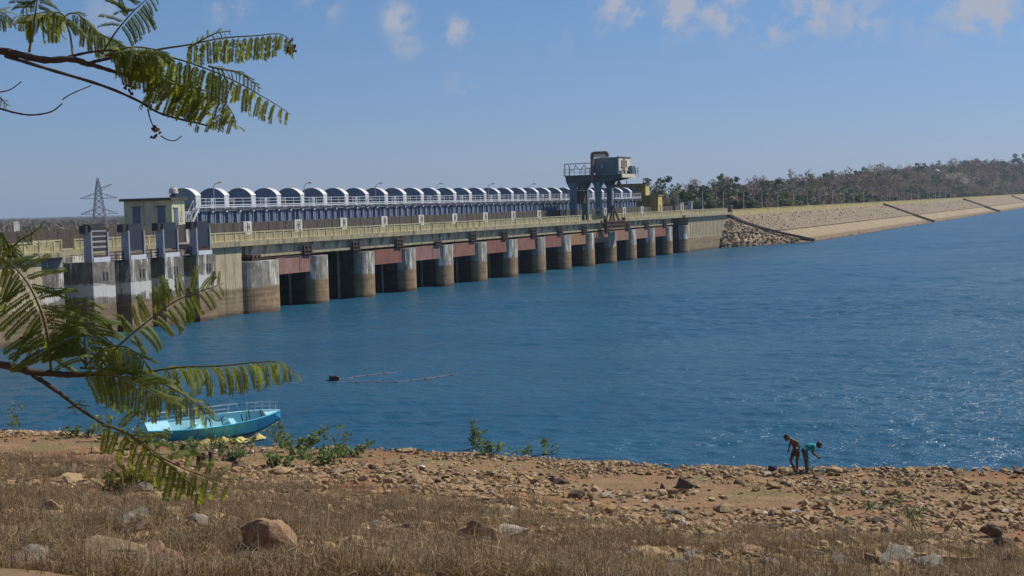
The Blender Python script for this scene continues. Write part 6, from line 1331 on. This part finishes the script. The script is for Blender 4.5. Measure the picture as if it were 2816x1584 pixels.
branch(TA, cA, [(-300, 780), (0, 855), (120, 888), (250, 905), (400, 880), (490, 815)], DA, DA, .0022, .0012, 'tendril'); branch(TA, cA, [(490, 785), (560, 740), (720, 672)], DA, DA, .0012, .0009, 'tendril'); branch(TA, cA, [(-250, 760), (0, 725), (90, 700), (170, 640)], DA, DA, .0014, .0009, 'tendril')
branch(TA, cA, [(1165, 860), (1180, 930), (1212, 1010)], DA, DA, .0014, .0011, 'tendril'); branch(TA, cA, [(1265, 1070), (1320, 1100), (1380, 1105), (1430, 1070)], DA, DA, .0012, .0009, 'tendril')
frond(TA, cA, [(230, 410), (255, 240), (285, 60), (300, -80)], DA, DA, 80, 5, 'face', .5, .72, rr=.0028)
frond(TA, cA, [(575, 450), (548, 260), (500, 120), (380, 95), (250, 115), (150, 125)], DA, DA + .05, 90, 13, 'mix', .85, .42, .35, rr=.0024)
frond(TA, cA, [(545, 250), (515, 130), (600, 105), (680, 170), (800, 270), (990, 370)], DA, DA + .05, 75, 12, 'mix', .8, .3, .6)
frond(TA, cA, [(800, 430), (880, 300), (960, 190), (1070, 70), (1150, 0), (1220, -60)], DA, DA, 75, 9, 'face', .4, .42, .25)
frond(TA, cA, [(830, 440), (960, 385), (1080, 370), (1200, 385), (1340, 420)], DA, DA - .08, 95, 12, 'mix', .9, .1, .5)
frond(TA, cA, [(850, 450), (960, 440), (1080, 470), (1200, 530), (1270, 600)], DA, DA - .04, 85, 10, 'mix', .9, .1, .5)
frond(TA, cA, [(860, 440), (1050, 405), (1250, 430), (1450, 480), (1700, 570), (1850, 640), (2000, 720), (2200, 840), (2285, 900)], DA, DA - .15, 96, 19, 'edge', .95, .08, -.45, variants=(0, 1, 2, 4))
frond(TA, cA, [(1640, 520), (1740, 545), (1880, 570), (1990, 650), (2050, 700)], DA - .1, DA - .1, 36, 10, 'mix', .5, .05, .7, variants=(0, 1))
frond(TA, cA, [(1060, 600), (1200, 630), (1400, 670), (1600, 710), (1750, 790), (1840, 910), (1850, 1010)], DA, DA - .1, 105, 16, 'edge', 1.0, .15, -.85, variants=(0, 0, 1, 4))
frond(TA, cA, [(1150, 560), (1300, 600), (1440, 690), (1560, 800), (1660, 900), (1720, 980)], DA, DA - .05, 95, 11, 'edge', 1.0, .15, -.85, variants=(0, 0, 1))
frond(TA, cA, [(1100, 420), (1290, 382), (1500, 350), (1750, 300), (2000, 282), (2200, 268), (2290, 325), (2310, 400)], DA, DA - .12, 74, 17, 'edge', 1.2, .3, -.35, variants=(0, 1, 4, 5))
frond(TA, cA, [(1480, 380), (1580, 320), (1700, 262), (1820, 245)], DA - .1, DA - .1, 26, 8, 'mix', .4, .1, .6, variants=(0,))
frond(TA, cA, [(-160, 60), (-60, 80), (40, 110), (110, 170)], DA, DA, 50, 7, 'mix', .7, .1)
frond(TA, cA, [(-60, 720), (0, 770), (60, 830)], DA, DA, 26, 4, 'mix', .6, .2, variants=(4,))
frond(TA, cA, [(290, 0), (230, 30), (170, 80)], DA, DA, 30, 4, 'mix', .6, .1, variants=(4, 0))
for x, y in ((1222, 1045), (1015, 680), (2295, 385)):
    p_ = at(*cA(x, y), DA - (.1 if x > 2000 else 0)); mb = MB()
    for j in range(14): d_ = Vector(rs.normal(size=3)).normalized(); q_ = Vector((rs.normal(0, .0035), rs.normal(0, .0035), rs.normal(0, .006))); mb.tube([q_, q_ + d_ * .006], [.0026, .0016], 4)
    mb.build('flower_head', M['pod'], TA, False, p_ - TA.location)
TB = sapling('feathery-leaved tree whose lower branch hangs before the dam and boat', -1.66, 2.2, 10.3); DB = 2.3
branch(TB, cB, [(-1150, 560), (-400, 690), (0, 730), (160, 767), (250, 772), (330, 780), (430, 778)], DB, DB, .0085, .0048); branch(TB, cB, [(420, 778), (520, 775), (620, 770), (770, 765)], DB, DB, .005, .0025, 'twig'); branch(TB, cB, [(165, 780), (300, 872), (400, 950), (540, 1040)], DB, DB - .1, .0045, .0022, 'twig'); branch(TB, cB, [(108, 722), (150, 690), (200, 660)], DB, DB, .0035, .0025, 'twig')
frond(TB, cB, [(255, 765), (240, 620), (205, 470), (140, 330), (60, 235), (-20, 185)], DB, DB - .1, 120, 14, 'face', .42, .12, .05, rr=.0028, variants=(0, 0, 1))
frond(TB, cB, [(428, 740), (420, 600), (418, 480), (426, 385)], DB, DB, 115, 13, 'face', .45, .12, .25, rr=.0026, variants=(0, 1, 1))
frond(TB, cB, [(500, 730), (620, 610), (740, 510), (880, 410), (1000, 365), (1110, 325)], DB, DB - .05, 84, 14, 'face', .3, .25, .55, variants=(1, 2, 3))
frond(TB, cB, [(720, 768), (900, 742), (1100, 735), (1300, 716), (1400, 722), (1490, 782)], DB, DB - .1, 82, 17, 'edge', .55, .12, .55, variants=(3, 2, 3))
frond(TB, cB, [(400, 745), (520, 752), (640, 775), (780, 812), (900, 870), (1000, 945), (1040, 1010)], DB, DB - .12, 96, 15, 'mix', .4, .1, .6, variants=(3, 2, 3))
frond(TB, cB, [(360, 770), (520, 775), (640, 810), (740, 860), (860, 930)], DB, DB - .12, 98, 11, 'face', .35, .1, .75, variants=(2, 3))
frond(TB, cB, [(510, 1030), (600, 1055), (700, 1110), (800, 1185), (900, 1240), (1060, 1300), (1170, 1335)], DB - .1, DB - .15, 112, 12, 'face', .5, .02, -.1, .6, variants=(2, 3, 3))
frond(TB, cB, [(560, 1040), (660, 1090), (760, 1170), (850, 1240), (930, 1310), (985, 1380), (970, 1450)], DB - .1, DB - .15, 44, 12, 'mix', .7, .35, .5, variants=(0, 1))
frond(TB, cB, [(428, 735), (520, 650), (620, 640), (700, 690), (740, 745)], DB, DB - .05, 74, 11, 'mix', .75, .12, .45, variants=(1, 2))
frond(TB, cB, [(430, 735), (360, 640), (290, 600), (190, 610), (110, 640)], DB, DB + .05, 62, 9, 'mix', .7, .2, .4, variants=(1, 2))
frond(TB, cB, [(-60, 260), (0, 80), (40, 130), (80, 200), (110, 250)], DB, DB, 74, 8, 'mix', .7, .2, .3)
frond(TB, cB, [(40, 170), (100, 110), (160, 75), (230, 15)], DB, DB, 30, 8, 'mix', .5, .1, .6, variants=(0, 1))
frond(TB, cB, [(340, 945), (390, 930), (440, 935)], DB - .05, DB - .05, 26, 4, 'mix', .4, .1, .4, variants=(0, 4))

haze_box(-7500, 7500, -400, 12500, -9, 120, 0.00013)
